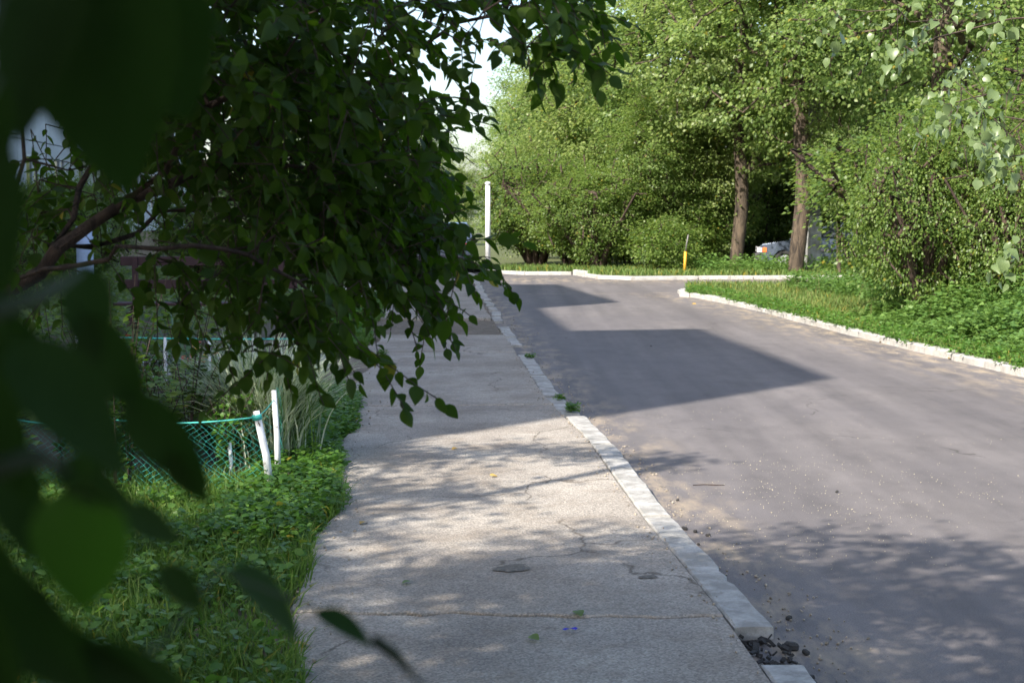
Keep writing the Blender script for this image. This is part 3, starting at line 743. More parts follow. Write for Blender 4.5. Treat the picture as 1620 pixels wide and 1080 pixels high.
# tall dark tree on the right above the bush, and the one whose branch hangs into the frame
tR = make_tree('linden_tree', 11, 4.0, 2.9, 260, 100, 0.2, (0.08, 0.12), M_LINDEN, (0.45, 0.8), lean=(0.3, 0))
tag(put(tR, 8.3, 30.0, 1.0, 1.0), 'dark linden with its trunk showing high above the big bush', 'tree', 'lindens on the right')
o = copy_tree(tR); tag(put(o, 13.5, 27.0, 3.6, 1.0), 'linden at the right edge overhanging the big bush', 'tree', 'lindens on the right')

# big bush by the right kerb: many stems from the ground
st = []
for k in range(11):
    a = k * 0.62; rr = 0.35 + 0.5 * (k % 3); st.append([(0.25 * math.cos(a), 0.25 * math.sin(a), 0), (rr * .6 * math.cos(a), rr * .6 * math.sin(a), 0.9), (rr * 1.2 * math.cos(a), rr * 1.2 * math.sin(a), 1.9), (rr * 1.9 * math.cos(a), rr * 1.9 * math.sin(a), 2.9)])
bR = make_tree('bush', 4.3, 2.35, 0.35, 360, 85, 0.05, (0.055, 0.095), M_BUSH, (0.28, 0.5), 0.62, trunks=st, bark=M_TWIG, flat=0.6, partnm='foliage')
put(bR, 6.95, 23.2, 0.0); bR.scale = (1.06, 1.06, .88); tag(bR, 'big rounded bush sunlit on its left, standing at the grass by the kerb', 'bush', 'bushes on the right')
for x, y, rz, k, lab in ((5.75, 21.3, 1.0, .42, 'low leafy skirt bush between the big bush and the kerb'), (6.9, 20.4, 2.0, .40, 'low bush in front of the big one, above the nettles'), (8.1, 20.9, 3.3, .5, 'leafy low bush under the dark stems at the right')):
    o = copy_tree(bR); tag(put(o, x, y, rz, k), lab, 'bush', 'bushes on the right'); o.scale = (k * 1.15, k * 1.15, k * 1.75)
o = copy_tree(bR); tag(put(o, 9.9, 22.6, 2.4, 1.1), 'dark bush at the right edge, many thin stems inside', 'bush', 'bushes on the right')
o = copy_tree(bR); tag(put(o, 12.5, 28, 4.4, 1.2), 'dark bush behind the big rounded one', 'bush', 'bushes on the right')
bS = make_tree('bush', 1.5, 1.0, 0.1, 90, 60, 0.03, (0.05, 0.085), M_BUSH, (0.3, 0.45), 0.4, trunks=[[(0, 0, 0), (.1, 0, .5)], [(0, 0, 0), (-.2, .1, .5)]], bark=M_TWIG, partnm='foliage')
tag(put(bS, G(1035, 432).x, 41.2, 0, 1.0, 0.08), 'low bright green bush left of the yellow marker post', 'bush', 'bushes on the right')
bT = [(8.0, 49.2, 1.3, 2.1, 'bush in the shade between the two dark trunks, beyond the car'), (10.5, 48.6, .3, 1.9, 'bush right behind the car roof'), (2.4, 43.6, .3, 1.5, 'bush with low leaves where the far kerb steps'), (5.6, 45.2, 5.3, 1.5, 'bush behind the yellow marker post'), (6.7, 47.6, 2.8, 1.5, 'bush between the two dark linden trunks'), (5.0, 49.0, 1.0, 1.9, 'dark bush deep in the gap between lindens, behind the marker post'), (7.4, 50, 2.2, 1.9, 'bush deep behind the forked linden trunk'), (9.8, 53, 3.3, 2.0, 'tall dark bush far behind the straight trunk'), (12.4, 52, 4.4, 2.0, 'dark bush far behind the windscreen'), (4.2, 55, 5.2, 1.9, 'dark bush at the back of the green wall'), (17.5, 50, .4, 2.2, 'dark bush far back at the right'), (1.9, 45.2, 1.9, 1.6, 'rounded bush at the far kerb, darkest at its foot'), (0.75, 47.5, 4.0, 1.75, 'tall bush right of the white post'), (3.3, 44.2, 3.1, 1.3, 'bush under the lindens behind the far kerb'), (4.9, 43.7, .7, 1.2, 'low bush just behind the marker post'), (9.2, 47.5, 2.0, 1.6, 'dark bush in shade behind the car bonnet'), (14.5, 47, 2.9, 1.8, 'dark bush behind the car roof')]
for x, y, rz, s, lab in bT:
    o = copy_tree(bS if s < 1.4 else bR); k = s if s < 1.4 else s * 0.5; tag(put(o, x, y, rz, k), lab, 'bush', 'bushes on the right')

# distant trees left of the road end and behind the house line
spotsD = [(-4.5, 78, 0.7, 'low tree in the distance above the pale lane'), (-9, 84, 0.8, 'distant tree seen through the shrub above the pavement end'), (-14, 92, 0.85, 'distant tree just right of the apartment block'), (-3.0, 95, .65, 'farthest small tree left of the white post'), (-20, 120, 1.1, 'distant tree past the far end of the block')]
for i, (x, y, s, lab) in enumerate(spotsD):
    o = copy_tree((tB, tC)[i % 2]); tag(put(o, x, y, i * 1.7, s), lab, 'tree', 'distant trees at the road end')
# shrubs along the pavement at the house side
spotsL = [(-4.6, 34.5, 0.55, 'dark shrub at the far end of the pavement'), (-5.8, 30.5, 0.62, 'dark shrub behind the far white stakes'), (-4.4, 38.5, 0.6, 'shrub at the corner where pavement ends'), (-8.5, 27, 0.55, 'shrub near the house beyond the flower beds'), (-9.5, 34, 0.6, 'shrub close to the house wall further along'), (-7.4, 21.5, 0.4, 'low shrub behind the maroon bench')]
for i, (x, y, s, lab) in enumerate(spotsL):
    o = copy_tree(bR); tag(put(o, x, y, i * 2.1, s), lab, 'bush', 'shrubs on the house side')

# ---------------------------------------------------------------- the tree beside and behind the camera that dapples the pavement
def lift(px, py, h):
    q = G(px, py, 0.05); return (q.x - UX * h / math.tan(R(SUN_EL)), q.y - UY * h / math.tan(R(SUN_EL)), h + 0.05)
sp = []
def shade(px, py, n, sx, sy, h=(4.0, 5.6)):
    for _ in range(n):
        hh = rng.uniform(*h); q = lift(px + rng.normal() * sx, py + rng.normal() * sy, hh)
        sp.append(q)
def shade_plan(x0, x1, y0, y1, n, h=(3.6, 8.0)):
    for _ in range(n):
        hh = rng.uniform(*h); sp.append((rng.uniform(x0, x1) - UX * hh * 1.226, rng.uniform(y0, y1) - UY * hh * 1.226, hh))
shade_plan(0.9, 6.0, 2.0, 7.0, 120)
shade_plan(-4, 1.0, 1.0, 6.9, 120)
shade_plan(-4.5, -1.2, 6.8, 8.3, 22)
shade_plan(-4.5, -0.7, 3.5, 7.8, 150)
for _ in range(60):  # crown clumps added out of view to shade the leaves by the lens
    k = rng.uniform(1.6, 4.5); q = np.array([rng.uniform(-.6, 0.1), rng.uniform(.2, .9), rng.uniform(1.3, 2.0)]); sp.append((q[0] - UX * k * 1.226, q[1] - UY * k * 1.226, q[2] + k))
shade_plan(-1.2, 1.3, 4.2, 7.0, 90)
shade_plan(1.0, 5.0, 4.5, 7.0, 40)
for _ in range(110):  # more unseen crown clumps, added to keep sun off the overhanging shrub
    k = rng.uniform(2.0, 5.0); q = np.array([rng.uniform(-2.4, 0.6), rng.uniform(3.0, 5.2), rng.uniform(1.4, 2.5)]); sp.append((q[0] - UX * k * 1.226, q[1] - UY * k * 1.226, q[2] + k))
for px, py, n, sx, sy in ((620, 725, 6, 40, 6), (720, 722, 7, 45, 7), (850, 712, 7, 50, 7), (930, 715, 5, 30, 7), (1040, 716, 4, 30, 5), (640, 775, 6, 40, 6), (740, 785, 4, 25, 5), (560, 790, 6, 20, 16), (580, 830, 7, 25, 14), (1250, 850, 6, 60, 10), (1500, 870, 7, 60, 12), (950, 850, 7, 60, 10)):
    shade(px, py, n, sx, sy)
sp = np.array(sp)
keep = (sp[:, 2] > 1.6 + 0.17 * np.maximum(sp[:, 1], 0) + 1.2)
sp = sp[keep]
root = empty('shade_tree', (-4.6, -1.5, 0.03))
tag(root, 'broad tree beside the viewpoint whose crown dapples the near pavement and road', 'tree')
o0 = np.array([-4.6, -1.5, 0.03])
NP, par, rad = skeleton([{'pts': [(0, 0, 0), (0.1, 0, 1), (0.15, .1, 2.1), (0.3, .2, 3.2), (0.6, 0.3, 4.2), (1.0, 0.4, 5.4)]}], sp - o0, 0.005, 2.3, 0.05, 0.05, 0.6, 0.2)
link('trunk', branch_mesh('trunk', NP, par, rad, M_BARK, 0.04, (4, 9)), root)
pos, B, sc = clumps_to_leaves(sp - o0, rng.uniform(0.26, 0.46, len(sp)), 46, np.array([1, 0, 5.5]), 0.5, 0.3, (0.06, 0.10))
o = link('crown', batch_mesh('crown', T_LEAF6, pos, B, sc, M_LINDEN), root); o['kind'] = 'stuff'

# ---------------------------------------------------------------- left shrub hanging over the pavement
def twig_leaves(base, d, L, n, size, droop=0.5):
    """alternate leaves along a short twig; returns points of the twig and leaf frames"""
    base = np.array(base); d = unit(np.array(d)); pts = [base]; out = []
    cur = base.copy(); dd = d.copy()
    side = unit(np.cross(dd, np.array([0.1, 0.2, 1.0])))
    for i in range(n):
        dd = unit(dd + np.array([0, 0, -droop / n]) + rng.normal(size=3) * 0.06)
        cur = cur + dd * L / n; pts.append(cur.copy())
        s = side * (1 if i % 2 else -1)
        ld = unit(dd * 0.55 + s * 0.8 + np.array([0, 0, -0.35 * min(1, droop + .3)]) + rng.normal(size=3) * 0.4) if i < n - 1 else unit(dd + np.array([0, 0, -0.3]))
        ln = unit(np.array([0, 0, 1.0]) + rng.normal(size=3) * 0.6)
        out.append((cur.copy(), ld, ln, size * rng.uniform(0.7, 1.15)))
    return pts, out
SHR = np.array([-2.05, 3.6, 0.04])
limbs = [[(-60, 520, 3.7), (20, 450, 3.75), (92, 400, 3.8), (204, 322, 3.9), (300, 280, 4.0), (400, 235, 4.1), (480, 190, 4.15), (568, 137, 4.2), (640, 85, 4.2), (691, 56, 4.2), (797, 25, 4.2), (900, 40, 4.2)],
         [(92, 400, 3.8), (180, 385, 4.0), (260, 345, 4.2), (340, 320, 4.3), (430, 300, 4.5), (520, 310, 4.6), (600, 340, 4.7), (660, 390, 4.7)],
         [(20, 450, 3.75), (110, 420, 3.5), (200, 395, 3.4), (300, 390, 3.4), (400, 400, 3.5), (470, 440, 3.6), (520, 500, 3.6)],
         [(204, 322, 3.9), (300, 215, 3.7), (400, 120, 3.6), (500, 50, 3.5), (560, -20, 3.5)],
         [(92, 400, 3.8), (120, 300, 4.0), (170, 180, 4.1), (240, 60, 4.3), (300, -60, 4.4)],
         [(300, 280, 4.0), (420, 260, 4.4), (560, 230, 4.7), (680, 230, 4.9), (750, 260, 5.0)],
         [(-60, 520, 3.7), (0, 380, 3.6), (30, 250, 3.6), (60, 120, 3.7), (90, 0, 3.8)]]
chains = []
for i, L in enumerate(limbs):
    pts = [np.array(P(*q)) for q in L]
    fine = []
    for a, b2 in zip(pts[:-1], pts[1:]):
        for t in (0, 0.5): fine.append(a * (1 - t) + b2 * t + rng.normal(size=3) * 0.012)
    fine.append(pts[-1])
    if i == 0: fine = [np.array([-2.15, 3.55, 0.02]), np.array([-2.05, 3.58, 0.5])] + fine
    chains.append({'at': -1 if i == 0 else -2, 'pts': [tuple(p) for p in fine]})
# where the leafy twigs sit: x, y, spread x, spread y, count, distances
mass = [(540, 505, 34, 32, 9, 3.4, 3.8), (590, 572, 24, 6, 3, 3.4, 3.6), (495, 560, 16, 18, 5, 3.4, 3.7), (330, 465, 110, 50, 26, 3.5, 4.6), (380, 570, 24, 8, 3, 3.4, 3.6), (710, 470, 16, 14, 5, 4.1, 4.5), (800, 425, 16, 10, 3, 3.9, 4.2), (690, 440, 50, 40, 26, 3.9, 4.8), (600, 400, 60, 50, 40, 3.9, 4.8), (140, 60, 130, 80, 40, 3.4, 4.6), (330, 70, 120, 80, 130, 3.2, 4.9), (520, 70, 110, 75, 74, 3.3, 5.0), (640, 40, 70, 45, 20, 3.6, 4.8), (300, 200, 120, 70, 120, 3.4, 5.0), (470, 200, 100, 70, 120, 3.5, 5.2),
        (610, 230, 85, 65, 84, 3.8, 5.2), (700, 250, 42, 55, 36, 4.0, 5.2), (550, 330, 110, 50, 105, 3.8, 5.2), (655, 350, 55, 60, 64, 4.0, 5.2), (700, 420, 28, 40, 20, 4.2, 5.0), (420, 330, 100, 55, 42, 3.6, 5.0),
        (160, 230, 90, 90, 26, 3.6, 5.0), (80, 330, 70, 70, 10, 3.6, 4.6), (500, 420, 60, 45, 24, 3.3, 4.2), (540, 480, 26, 34, 9, 3.3, 3.9), (420, 510, 60, 24, 4, 3.3, 3.8), (300, 420, 90, 40, 16, 3.6, 4.8), (640, 430, 40, 36, 22, 3.8, 4.6),
        (850, 20, 50, 22, 13, 3.8, 4.5), (920, 40, 30, 35, 14, 3.9, 4.4), (865, 110, 28, 40, 11, 3.6, 4.2), (770, 95, 20, 14, 3, 3.6, 4.0), (690, 470, 10, 8, 2, 4.2, 4.5), (780, 410, 10, 8, 2, 4.0, 4.3),
        (100, 450, 70, 50, 12, 3.5, 4.5), (560, -40, 260, 40, 90, 3.4, 5.0), (250, -50, 200, 40, 60, 3.4, 5.0)]
tips = []
for mx_, my, sx, sy, n, d0, d1 in mass:
    my -= 26; mx_ -= (22 + (26 if my > 180 else 0)) if mx_ > 450 else 0
    if my > 340: n = int(n * 0.8)
    for _ in range(n):
        u = rng.uniform(-1.25, 1.25, 2) if n > 20 else rng.normal(size=2) * 0.7
        Y = rng.uniform(d0, d1); tips.append(np.array(P(mx_ + u[0] * sx, my + u[1] * sy, Y)))
tips = np.array(tips)
NP, par, rad = skeleton(chains, tips, 0.0013, 2.5, 0.05, 0.03, 0.16, 0.019)
shr = empty('overhanging_shrub', tuple(SHR)); tag(shr, 'dark leafy shrub on the left with long branches arching over the pavement', 'shrub')
link('trunk', branch_mesh('trunk', NP - SHR, par, rad, M_TWIG, 0.012, (4, 9)), shr)
leaves = []; tw = MB()
NPn = len(NP)
for tp in tips:
    dctr = unit(tp - np.array([-1.2, 4.0, 1.9]))
    d = unit(dctr * 0.6 + rng.normal(size=3) * 0.6 + np.array([0.05, 0, -0.05]))
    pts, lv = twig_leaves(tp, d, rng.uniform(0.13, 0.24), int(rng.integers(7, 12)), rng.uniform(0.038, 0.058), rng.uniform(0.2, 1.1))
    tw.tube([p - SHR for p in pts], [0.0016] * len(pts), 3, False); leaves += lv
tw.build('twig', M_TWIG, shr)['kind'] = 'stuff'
def leaf_parts(root, origin, leaves, mat, tm, nmax, name='leaf'):
    pos = np.array([l[0] for l in leaves]); B = basis(np.array([l[1] for l in leaves]), np.array([l[2] for l in leaves])); sc = np.array([l[3] for l in leaves])
    B[:, :, 1] *= rng.uniform(0.72, 1.12, len(B))[:, None]; B[:, :, 2] *= rng.uniform(0.3, 2.4, len(B))[:, None]
    # the leaves that show largest become parts of their own
    fwd = pos[:, 1]; inx = (np.abs(pos[:, 0]) < 0.345 * fwd) & (pos[:, 2] - CAMH < 0.145 * fwd)
    vis = np.abs(np.einsum('ni,ni->n', unit(B[:, :, 2]), unit(pos - np.array([0, 0, CAMH])))) + 0.2
    score = np.where(inx, vis * (sc / fwd) ** 2, 0)
    order = np.argsort(-score); top, rest = order[:nmax], order[nmax:]
    me = leaf_template(tm, mat, name)
    for i in top:
        o = link(name, me, root); m4 = np.eye(4); m4[:3, :3] = B[i] * sc[i]; m4[:3, 3] = pos[i] - origin
        o.matrix_local = Matrix(m4.tolist())
    if len(rest):
        o = link('leaves', batch_mesh('leaves', tm, pos[rest] - origin, B[rest], sc[rest], mat), root); o['kind'] = 'stuff'
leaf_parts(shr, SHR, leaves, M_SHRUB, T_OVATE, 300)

# ---------------------------------------------------------------- blurred branch right in front of the camera
NB = np.array([-0.75, 0.5, 0.0])
nb = empty('near_shrub', tuple(NB)); tag(nb, 'out of focus dark shrub right in front of the lens at the left edge', 'shrub')
# centre px, py, distance, length px, direction in picture (deg, 0 = right, 90 = down), face-on
near = [(165, 105, .52, 400, 88, 1), (240, 60, .55, 300, 70, 1), (60, 60, .5, 320, 100, 1), (-25, 210, .45, 230, 95, 0), (-20, 330, .45, 260, 80, 0), (40, 570, .5, 220, 60, 0),
        (140, 500, .55, 170, 80, 1), (180, 580, .55, 190, 60, 0), (110, 640, .45, 280, 45, 0), (265, 700, .55, 200, 52, 0), (150, 680, .55, 150, 50, 0), (0, 690, .42, 240, 70, 1), (150, 765, .40, 150, 20, 1), (300, 760, .55, 120, 62, 0),
        (30, 800, .45, 190, 75, 0), (128, 872, .40, 225, 92, 2), (-20, 900, .42, 240, 60, 0), (50, 1000, .4, 300, 50, 0), (130, 1040, .42, 260, 25, 1), (-20, 1040, .38, 320, 80, 1), (220, 1080, .42, 240, 20, 0),
        (425, 950, .6, 165, 38, 3), (545, 990, .62, 110, 27, 3), (240, 830, .45, 120, 40, 1), (290, 930, .5, 110, 60, 1), (0, 420, .5, 150, 100, 0), (300, 20, .6, 140, 30, 1)]
ME_NEAR = leaf_template(T_BIG, leafmat('near_shrub_leaf', ((0.017, 0.04, 0.010), (0.023, 0.052, 0.012), (0.03, 0.062, 0.013)), (0.05, 0.15, 0.008), 0.22, 0.65, 0.1, 0.0), 'leaf')
ME_NEARL = leaf_template(T_BIG, leafmat('near_shrub_leaf_lit', ((0.03, 0.07, 0.010), (0.035, 0.08, 0.012), (0.04, 0.09, 0.014)), (0.10, 0.30, 0.01), 0.5, 0.4, 0.4, 0.0), 'leaf')  # same leaf in a paler, more translucent copy: light through it is coloured in
stem = MB()
for i, (px, py, Y, Lp, ang, tt) in enumerate(near):
    Y = Y * 1.15; c = np.array(P(px, py, Y)); s = Lp * Y / 2413
    a = R(ang + rng.uniform(-6, 6)); d = np.array([math.cos(a), rng.uniform(-.35, .35), -math.sin(a)])
    n = unit(np.array([rng.uniform(-.5, .5), -1.0, rng.uniform(-0.2, .7)]))
    if tt == 3: n = unit(np.array([0.25, -0.45, 1.0]))
    B = basis(d[None], n[None])[0]
    if i > 1 and tt != 2: B[:, 1] *= 0.66
    pos = c - unit(d) * s / 2
    o = link('leaf', ME_NEARL if tt == 2 else ME_NEAR, nb); m4 = np.eye(4); m4[:3, :3] = B * s; m4[:3, 3] = pos - NB; o.matrix_local = Matrix(m4.tolist())
    if tt == 2: o['label'] = 'pale green leaf with light shining through'
    near[i] = near[i] + (pos,)
for chain in ([(-0.75, .5, 0.02), (-0.45, .5, .9), tuple(P(-120, 1100, .45)), tuple(P(-60, 760, .44)), tuple(P(-40, 500, .44)), tuple(P(-60, 200, .46)), tuple(P(20, -60, .5)), tuple(P(160, -250, .52))],
              [tuple(P(-60, 760, .44)), tuple(P(60, 720, .45)), tuple(P(130, 760, .47))], [tuple(P(-40, 500, .44)), tuple(P(60, 470, .48)), tuple(P(130, 430, .53))],
              [tuple(P(-120, 1100, .45)), tuple(P(100, 1130, .5)), tuple(P(260, 1010, .58)), tuple(P(345, 903, .64)), tuple(P(500, 962, .7))],
              [tuple(P(590, 1010, .7)), tuple(P(625, 1035, .7)), tuple(P(660, 1075, .7)), tuple(P(760, 1180, .7)), tuple(P(600, 1350, .65))], [tuple(P(-60, 200, .46)), tuple(P(-10, 120, .46))]):
    stem.tube([Vector(p) - Vector(NB) for p in chain], [0.0009 if k > 1 else 0.003 for k in range(len(chain))], 6)
shade_lv = []  # unseen leafy twigs added around the camera to keep light off the near leaves
for _ in range(3600):
    z_ = rng.uniform(0.3, 3.0); q = np.array([rng.uniform(-2.3, 0.75), rng.uniform(-1.6, 2.6), z_])
    if q[1] > -0.45 and not (z_ > 2.15 + 0.16 * max(0, q[1]) or q[0] < -0.42 - 0.37 * max(0, q[1])): continue
    if q[0] > 0.3 and q[1] > -0.5: continue
    if z_ < 2.2 and -0.45 < q[1] < 0.3 and q[0] > -0.5: continue
    pts, lv = twig_leaves(q, unit(rng.normal(size=3) + np.array([0, 0, -.2])), 0.2, 8, 0.10, .8); shade_lv += lv
    stem.tube([Vector(p) - Vector(NB) for p in pts], .0015, 3, False)
stem.build('stem', simple('green_stem', (.02, .035, .012), .9), nb, True)
mp = np.array([l[0] for l in shade_lv]); o = link('leaves', batch_mesh('leaves', T_LEAF6, mp - NB, basis(np.array([l[1] for l in shade_lv]), np.array([l[2] for l in shade_lv])), np.array([l[3] for l in shade_lv]), ME_NEAR.materials[0]), nb); o['kind'] = 'stuff'

# linden branch hanging in at the right edge, nearer than the trees
RB = np.array([6.6, 9.0, 0.08])
rb = empty('linden_tree', tuple(RB)); tag(rb, 'linden just outside the right edge whose pale leafy branches hang into view', 'tree')
subs = [[(1900, 60, 9.3), (1750, 110, 9.2), (1640, 150, 9.1), (1560, 150, 9.0), (1500, 165, 9.0)], [(1900, 60, 9.3), (1760, 180, 9.0), (1680, 190, 8.9), (1620, 190, 8.8), (1590, 185, 8.8)],
        [(1760, 180, 9.0), (1700, 240, 8.8), (1640, 240, 8.6), (1590, 250, 8.6)], [(1900, 60, 9.3), (1820, 300, 8.8), (1700, 350, 8.6), (1640, 360, 8.5), (1610, 385, 8.5)], [(1900, 60, 9.3), (1750, 20, 9.3), (1600, 30, 9.5), (1480, 60, 9.6), (1420, 90, 9.7)]]
chains = [{'pts': [tuple(RB), (6.55, 9.0, 1.2), (6.5, 9.05, 2.2), (6.4, 9.1, 3.2), (6.3, 9.1, 4.6)]}]
chains.append({'at': -2, 'pts': [(6.4, 9.1, 3.25), (5.3, 9.2, 3.4), tuple(P(1900, 60, 9.3))]})
for s_ in subs: chains.append({'at': -2, 'pts': [tuple(P(*q)) for q in s_]})
rt = []; rl = []
for (px, py, sx, sy, n) in ((1545, 160, 55, 30, 16), (1600, 190, 25, 18, 6), (1590, 235, 35, 18, 9), (1612, 385, 12, 20, 5), (1450, 50, 60, 30, 7), (1390, 20, 50, 20, 3), (1560, 20, 70, 30, 6), (1520, 100, 50, 20, 5)):
    for _ in range(n): rt.append(np.array(P(px + rng.normal() * sx * .7, py + rng.normal() * sy * .7, rng.uniform(8.5, 9.8))))
for tp in rt:
    pts, lv = twig_leaves(tp, unit(np.array([-0.7, -0.3, -0.35]) + rng.normal(size=3) * .3), 0.22, 4, rng.uniform(0.05, 0.075), 1.1); rl += lv
up = []
for _ in range(70): up.append(np.array([6.6 + rng.normal() * 1.3, 9 + rng.normal() * 1.3, rng.uniform(3.6, 8)]))
NP, par, rad = skeleton(chains, np.array(rt + up), 0.0022, 2.35, 0.05, 0.02, 0.25)
dt = np.hypot(NP[:, 0] - 6.4, NP[:, 1] - 9.05); rad = rad * (1 + 4.0 * np.clip(1 - dt / 0.5, 0, 1))
link('trunk', branch_mesh('trunk', NP - RB, par, rad, M_BARK, 0.03, (4, 9)), rb)
pos, B, sc = clumps_to_leaves(np.array(up) - RB, rng.uniform(.4, .7, 70), 60, np.array([0, 0, 5.0]), .5, .3, (.07, .1))
o = link('crown', batch_mesh('crown', T_LEAF6, pos, B, sc, M_LINDEN), rb); o['kind'] = 'stuff'
leaf_parts(rb, RB, rl, M_BRLEAF, T_HEART, 290)

# ---------------------------------------------------------------- grasses and weeds
def scatter(n, f):
    out = np.empty((0, 2))
    while len(out) < n:
        q, k = f(max(n, 2000)); out = np.vstack([out, q[k]])
    return out[:n]
def blades(name, xy, z, hgt, mat, lean=0.45, wd=1.0):
    n = len(xy); h = rng.uniform(hgt[0], hgt[1], n); a = rng.uniform(0, 6.283, n)
    ca, sa = np.cos(a), np.sin(a); l = rng.uniform(0.1, lean, n) * h
    b = rng.uniform(0, 6.283, n); lx, ly = np.cos(b) * l, np.sin(b) * l; w_ = rng.uniform(0.0025, 0.005, n) * wd
    V = np.zeros((n, 5, 3)); X, Y = xy[:, 0], xy[:, 1]
    for k, (s, t) in enumerate(((-1, 0), (1, 0), (0.8, .6), (-.8, .6), (0, 1))):
        V[:, k, 0] = X + ca * w_ * s + lx * t * t; V[:, k, 1] = Y + sa * w_ * s + ly * t * t; V[:, k, 2] = z + h * t * (1 - 0.25 * t * l / h)
    return link(name, raw_mesh(name, V.reshape(-1, 3), [(0, 1, 2, 3), (3, 2, 4)], n, 5, mat))
def rosettes(name, xy, z, hgt, size, per, mat, tm=None, upness=0.6, spread=0.06, hs=None):
    """little broad-leaved plants"""
    n = len(xy) * per; X = np.repeat(xy, per, 0); hh = np.repeat(rng.uniform(hgt[0], hgt[1], len(xy)) * (1 if hs is None else hs), per)
    t = rng.random(n); a = rng.uniform(0, 6.283, n)
    d = np.stack([np.cos(a), np.sin(a), rng.uniform(-.2, upness, n)], 1)
    pos = np.stack([X[:, 0] + np.cos(a) * spread * rng.random(n), X[:, 1] + np.sin(a) * spread * rng.random(n), z + hh * t ** 0.7], 1)
    nn = unit(np.array([0, 0, 1.0]) + rng.normal(size=(n, 3)) * 0.35)
    return link(name, batch_mesh(name, tm or T_QUAD, pos, basis(d, nn), rng.uniform(size[0], size[1], n), mat))
KLv = np.vectorize(KL); KRv = np.vectorize(KR); SLv = np.vectorize(SLW)
def verge_left(y0, y1, w0, w1, dens=None):
    def f(n):
        y = rng.uniform(y0, y1, n); t = rng.random(n); x = SLv(y) - w0 - (w1 - w0) * t
        k = np.ones(n, bool)
        k &= ~((y > 13.5) & (y < 17.3))
        p = 0.5 + 0.5 * np.sin(x * 3.1 + 1.3 * y) * np.sin(y * 2.3 - x)
        k &= rng.random(n) < 0.45 + 0.75 * p
        if dens is not None: k &= rng.random(n) < dens(x, y)
        return np.stack([x, y], 1), k
    return f
blades_xy = scatter(42000, verge_left(3.2, 9.0, -0.02, 2.6))
tag(blades('grass', blades_xy, 0.02, (0.05, 0.17), M_GRASS, 0.9), 'uncut green grass along the near left pavement edge', 'grass', kind='stuff')
q = scatter(2600, verge_left(7.0, 13.4, 0.03, 0.5)); tag(rosettes('weeds', q, 0.03, (0.02, 0.16), (0.02, 0.05), 14, M_WEED, T_LEAF6), 'bright broad leaved weeds between flower bed and pavement', 'weeds', kind='stuff')
q = scatter(1500, verge_left(4.2, 8.5, 0.05, 2.4)); tag(rosettes('weeds', q, 0.03, (0.03, 0.14), (0.025, 0.055), 11, M_WEED, T_LEAF6), 'low weeds mixed into the shaded near grass', 'weeds', kind='stuff')
q = scatter(9000, verge_left(17.4, 33, 0.1, 0.85)); tag(blades('grass', q, 0.02, (0.06, 0.2), M_GRASS, 0.9, 2.0), 'grass tufts along the left edge of the far pavement', 'grass', kind='stuff')
q = scatter(1100, verge_left(17.4, 33, 0.15, 0.9)); tag(rosettes('weeds', q, 0.03, (0.04, 0.2), (0.04, 0.08), 9, M_WEED), 'green weeds by the far stakes on the left', 'weeds', kind='stuff')
q = scatter(5200, lambda n: (np.stack([rng.uniform(-11, -3.2, n), rng.uniform(8, 40, n)], 1), np.ones(n, bool)))
q = q[~((q[:, 1] > 13.8) & (q[:, 1] < 17.6))]
tag(rosettes('undergrowth', q, 0.03, (0.1, 0.5), (0.06, 0.11), 9, M_BUSH, spread=0.15), 'shaded green undergrowth in the house gardens', 'undergrowth', kind='stuff')
def verge_right(y0, y1, w0, w1, thr=None):
    def f(n):
        y = rng.uniform(y0, y1, n); x = KRv(np.minimum(y, 30)) + w0 + (w1 - w0) * rng.random(n); k = np.ones(n, bool)
        if thr is not None: k &= rng.random(n) < thr(x, y)
        return np.stack([x, y], 1), k
    return f
nz = lambda x, y: 0.35 + 0.65 * (0.5 + 0.5 * np.sin(x * 2.2 + y * 1.1) * np.sin(y * 1.9 - x * 1.4))
q = scatter(30000, verge_right(13.5, 31.2, 0.08, 4.2, nz)); tag(blades('grass', q, 0.07, (0.05, 0.16), M_DRYGR, 0.9, 2.4), 'sunlit half dry grass on the right verge', 'grass', kind='stuff')
q = scatter(2200, verge_right(22, 32.0, 2.2, 5.0, nz)); tag(rosettes('weeds', q, 0.09, (0.1, 0.42), (0.05, 0.10), 12, M_NETTLE, spread=0.12), 'tall soft weeds around the linden trunks', 'weeds', kind='stuff')
q = scatter(4300, verge_right(13.5, 21.8, 0.22, 4.2, lambda x, y: np.clip((x - KRv(y) - 0.15) * 1.3, 0.05, 1) * (0.3 + 0.7 * (np.sin(x * 1.7 + y * 2.3) + np.sin(y * 1.1 - x * 2.9) > -0.7))))
hs = np.clip(0.15 + (q[:, 0] - KRv(q[:, 1]) - 0.2) * 0.55, 0.12, 1.0) * (0.75 + 0.35 * np.sin(q[:, 0] * 2.4 + q[:, 1] * 1.3) * np.sin(q[:, 1] * 2.0))
tag(rosettes('nettles', q, 0.07, (0.55, 1.0), (0.045, 0.09), 20, M_NETTLE, T_QUAD, 0.3, 0.10, hs=hs), 'dense bed of nettles between bush and right kerb', 'nettles', kind='stuff')
q = scatter(1500, verge_right(13.5, 31, 0.0, 0.5)); tag(rosettes('weeds', q, 0.07, (0.03, 0.16), (0.03, 0.06), 8, M_WEED), 'small weeds creeping over the right kerb', 'weeds', kind='stuff')
q = scatter(70, verge_right(13.5, 30, 0.6, 3.0)); tag(blades('dry_stems', q, 0.07, (0.3, 0.75), M_STRAW, 0.4, 0.8), 'thin dry stems standing above the weeds', 'dry stems', kind='stuff')
q = scatter(12000, lambda n: (np.stack([rng.uniform(-1.2, 8.5, n), rng.uniform(38.8, 44.5, n)], 1), np.ones(n, bool)))
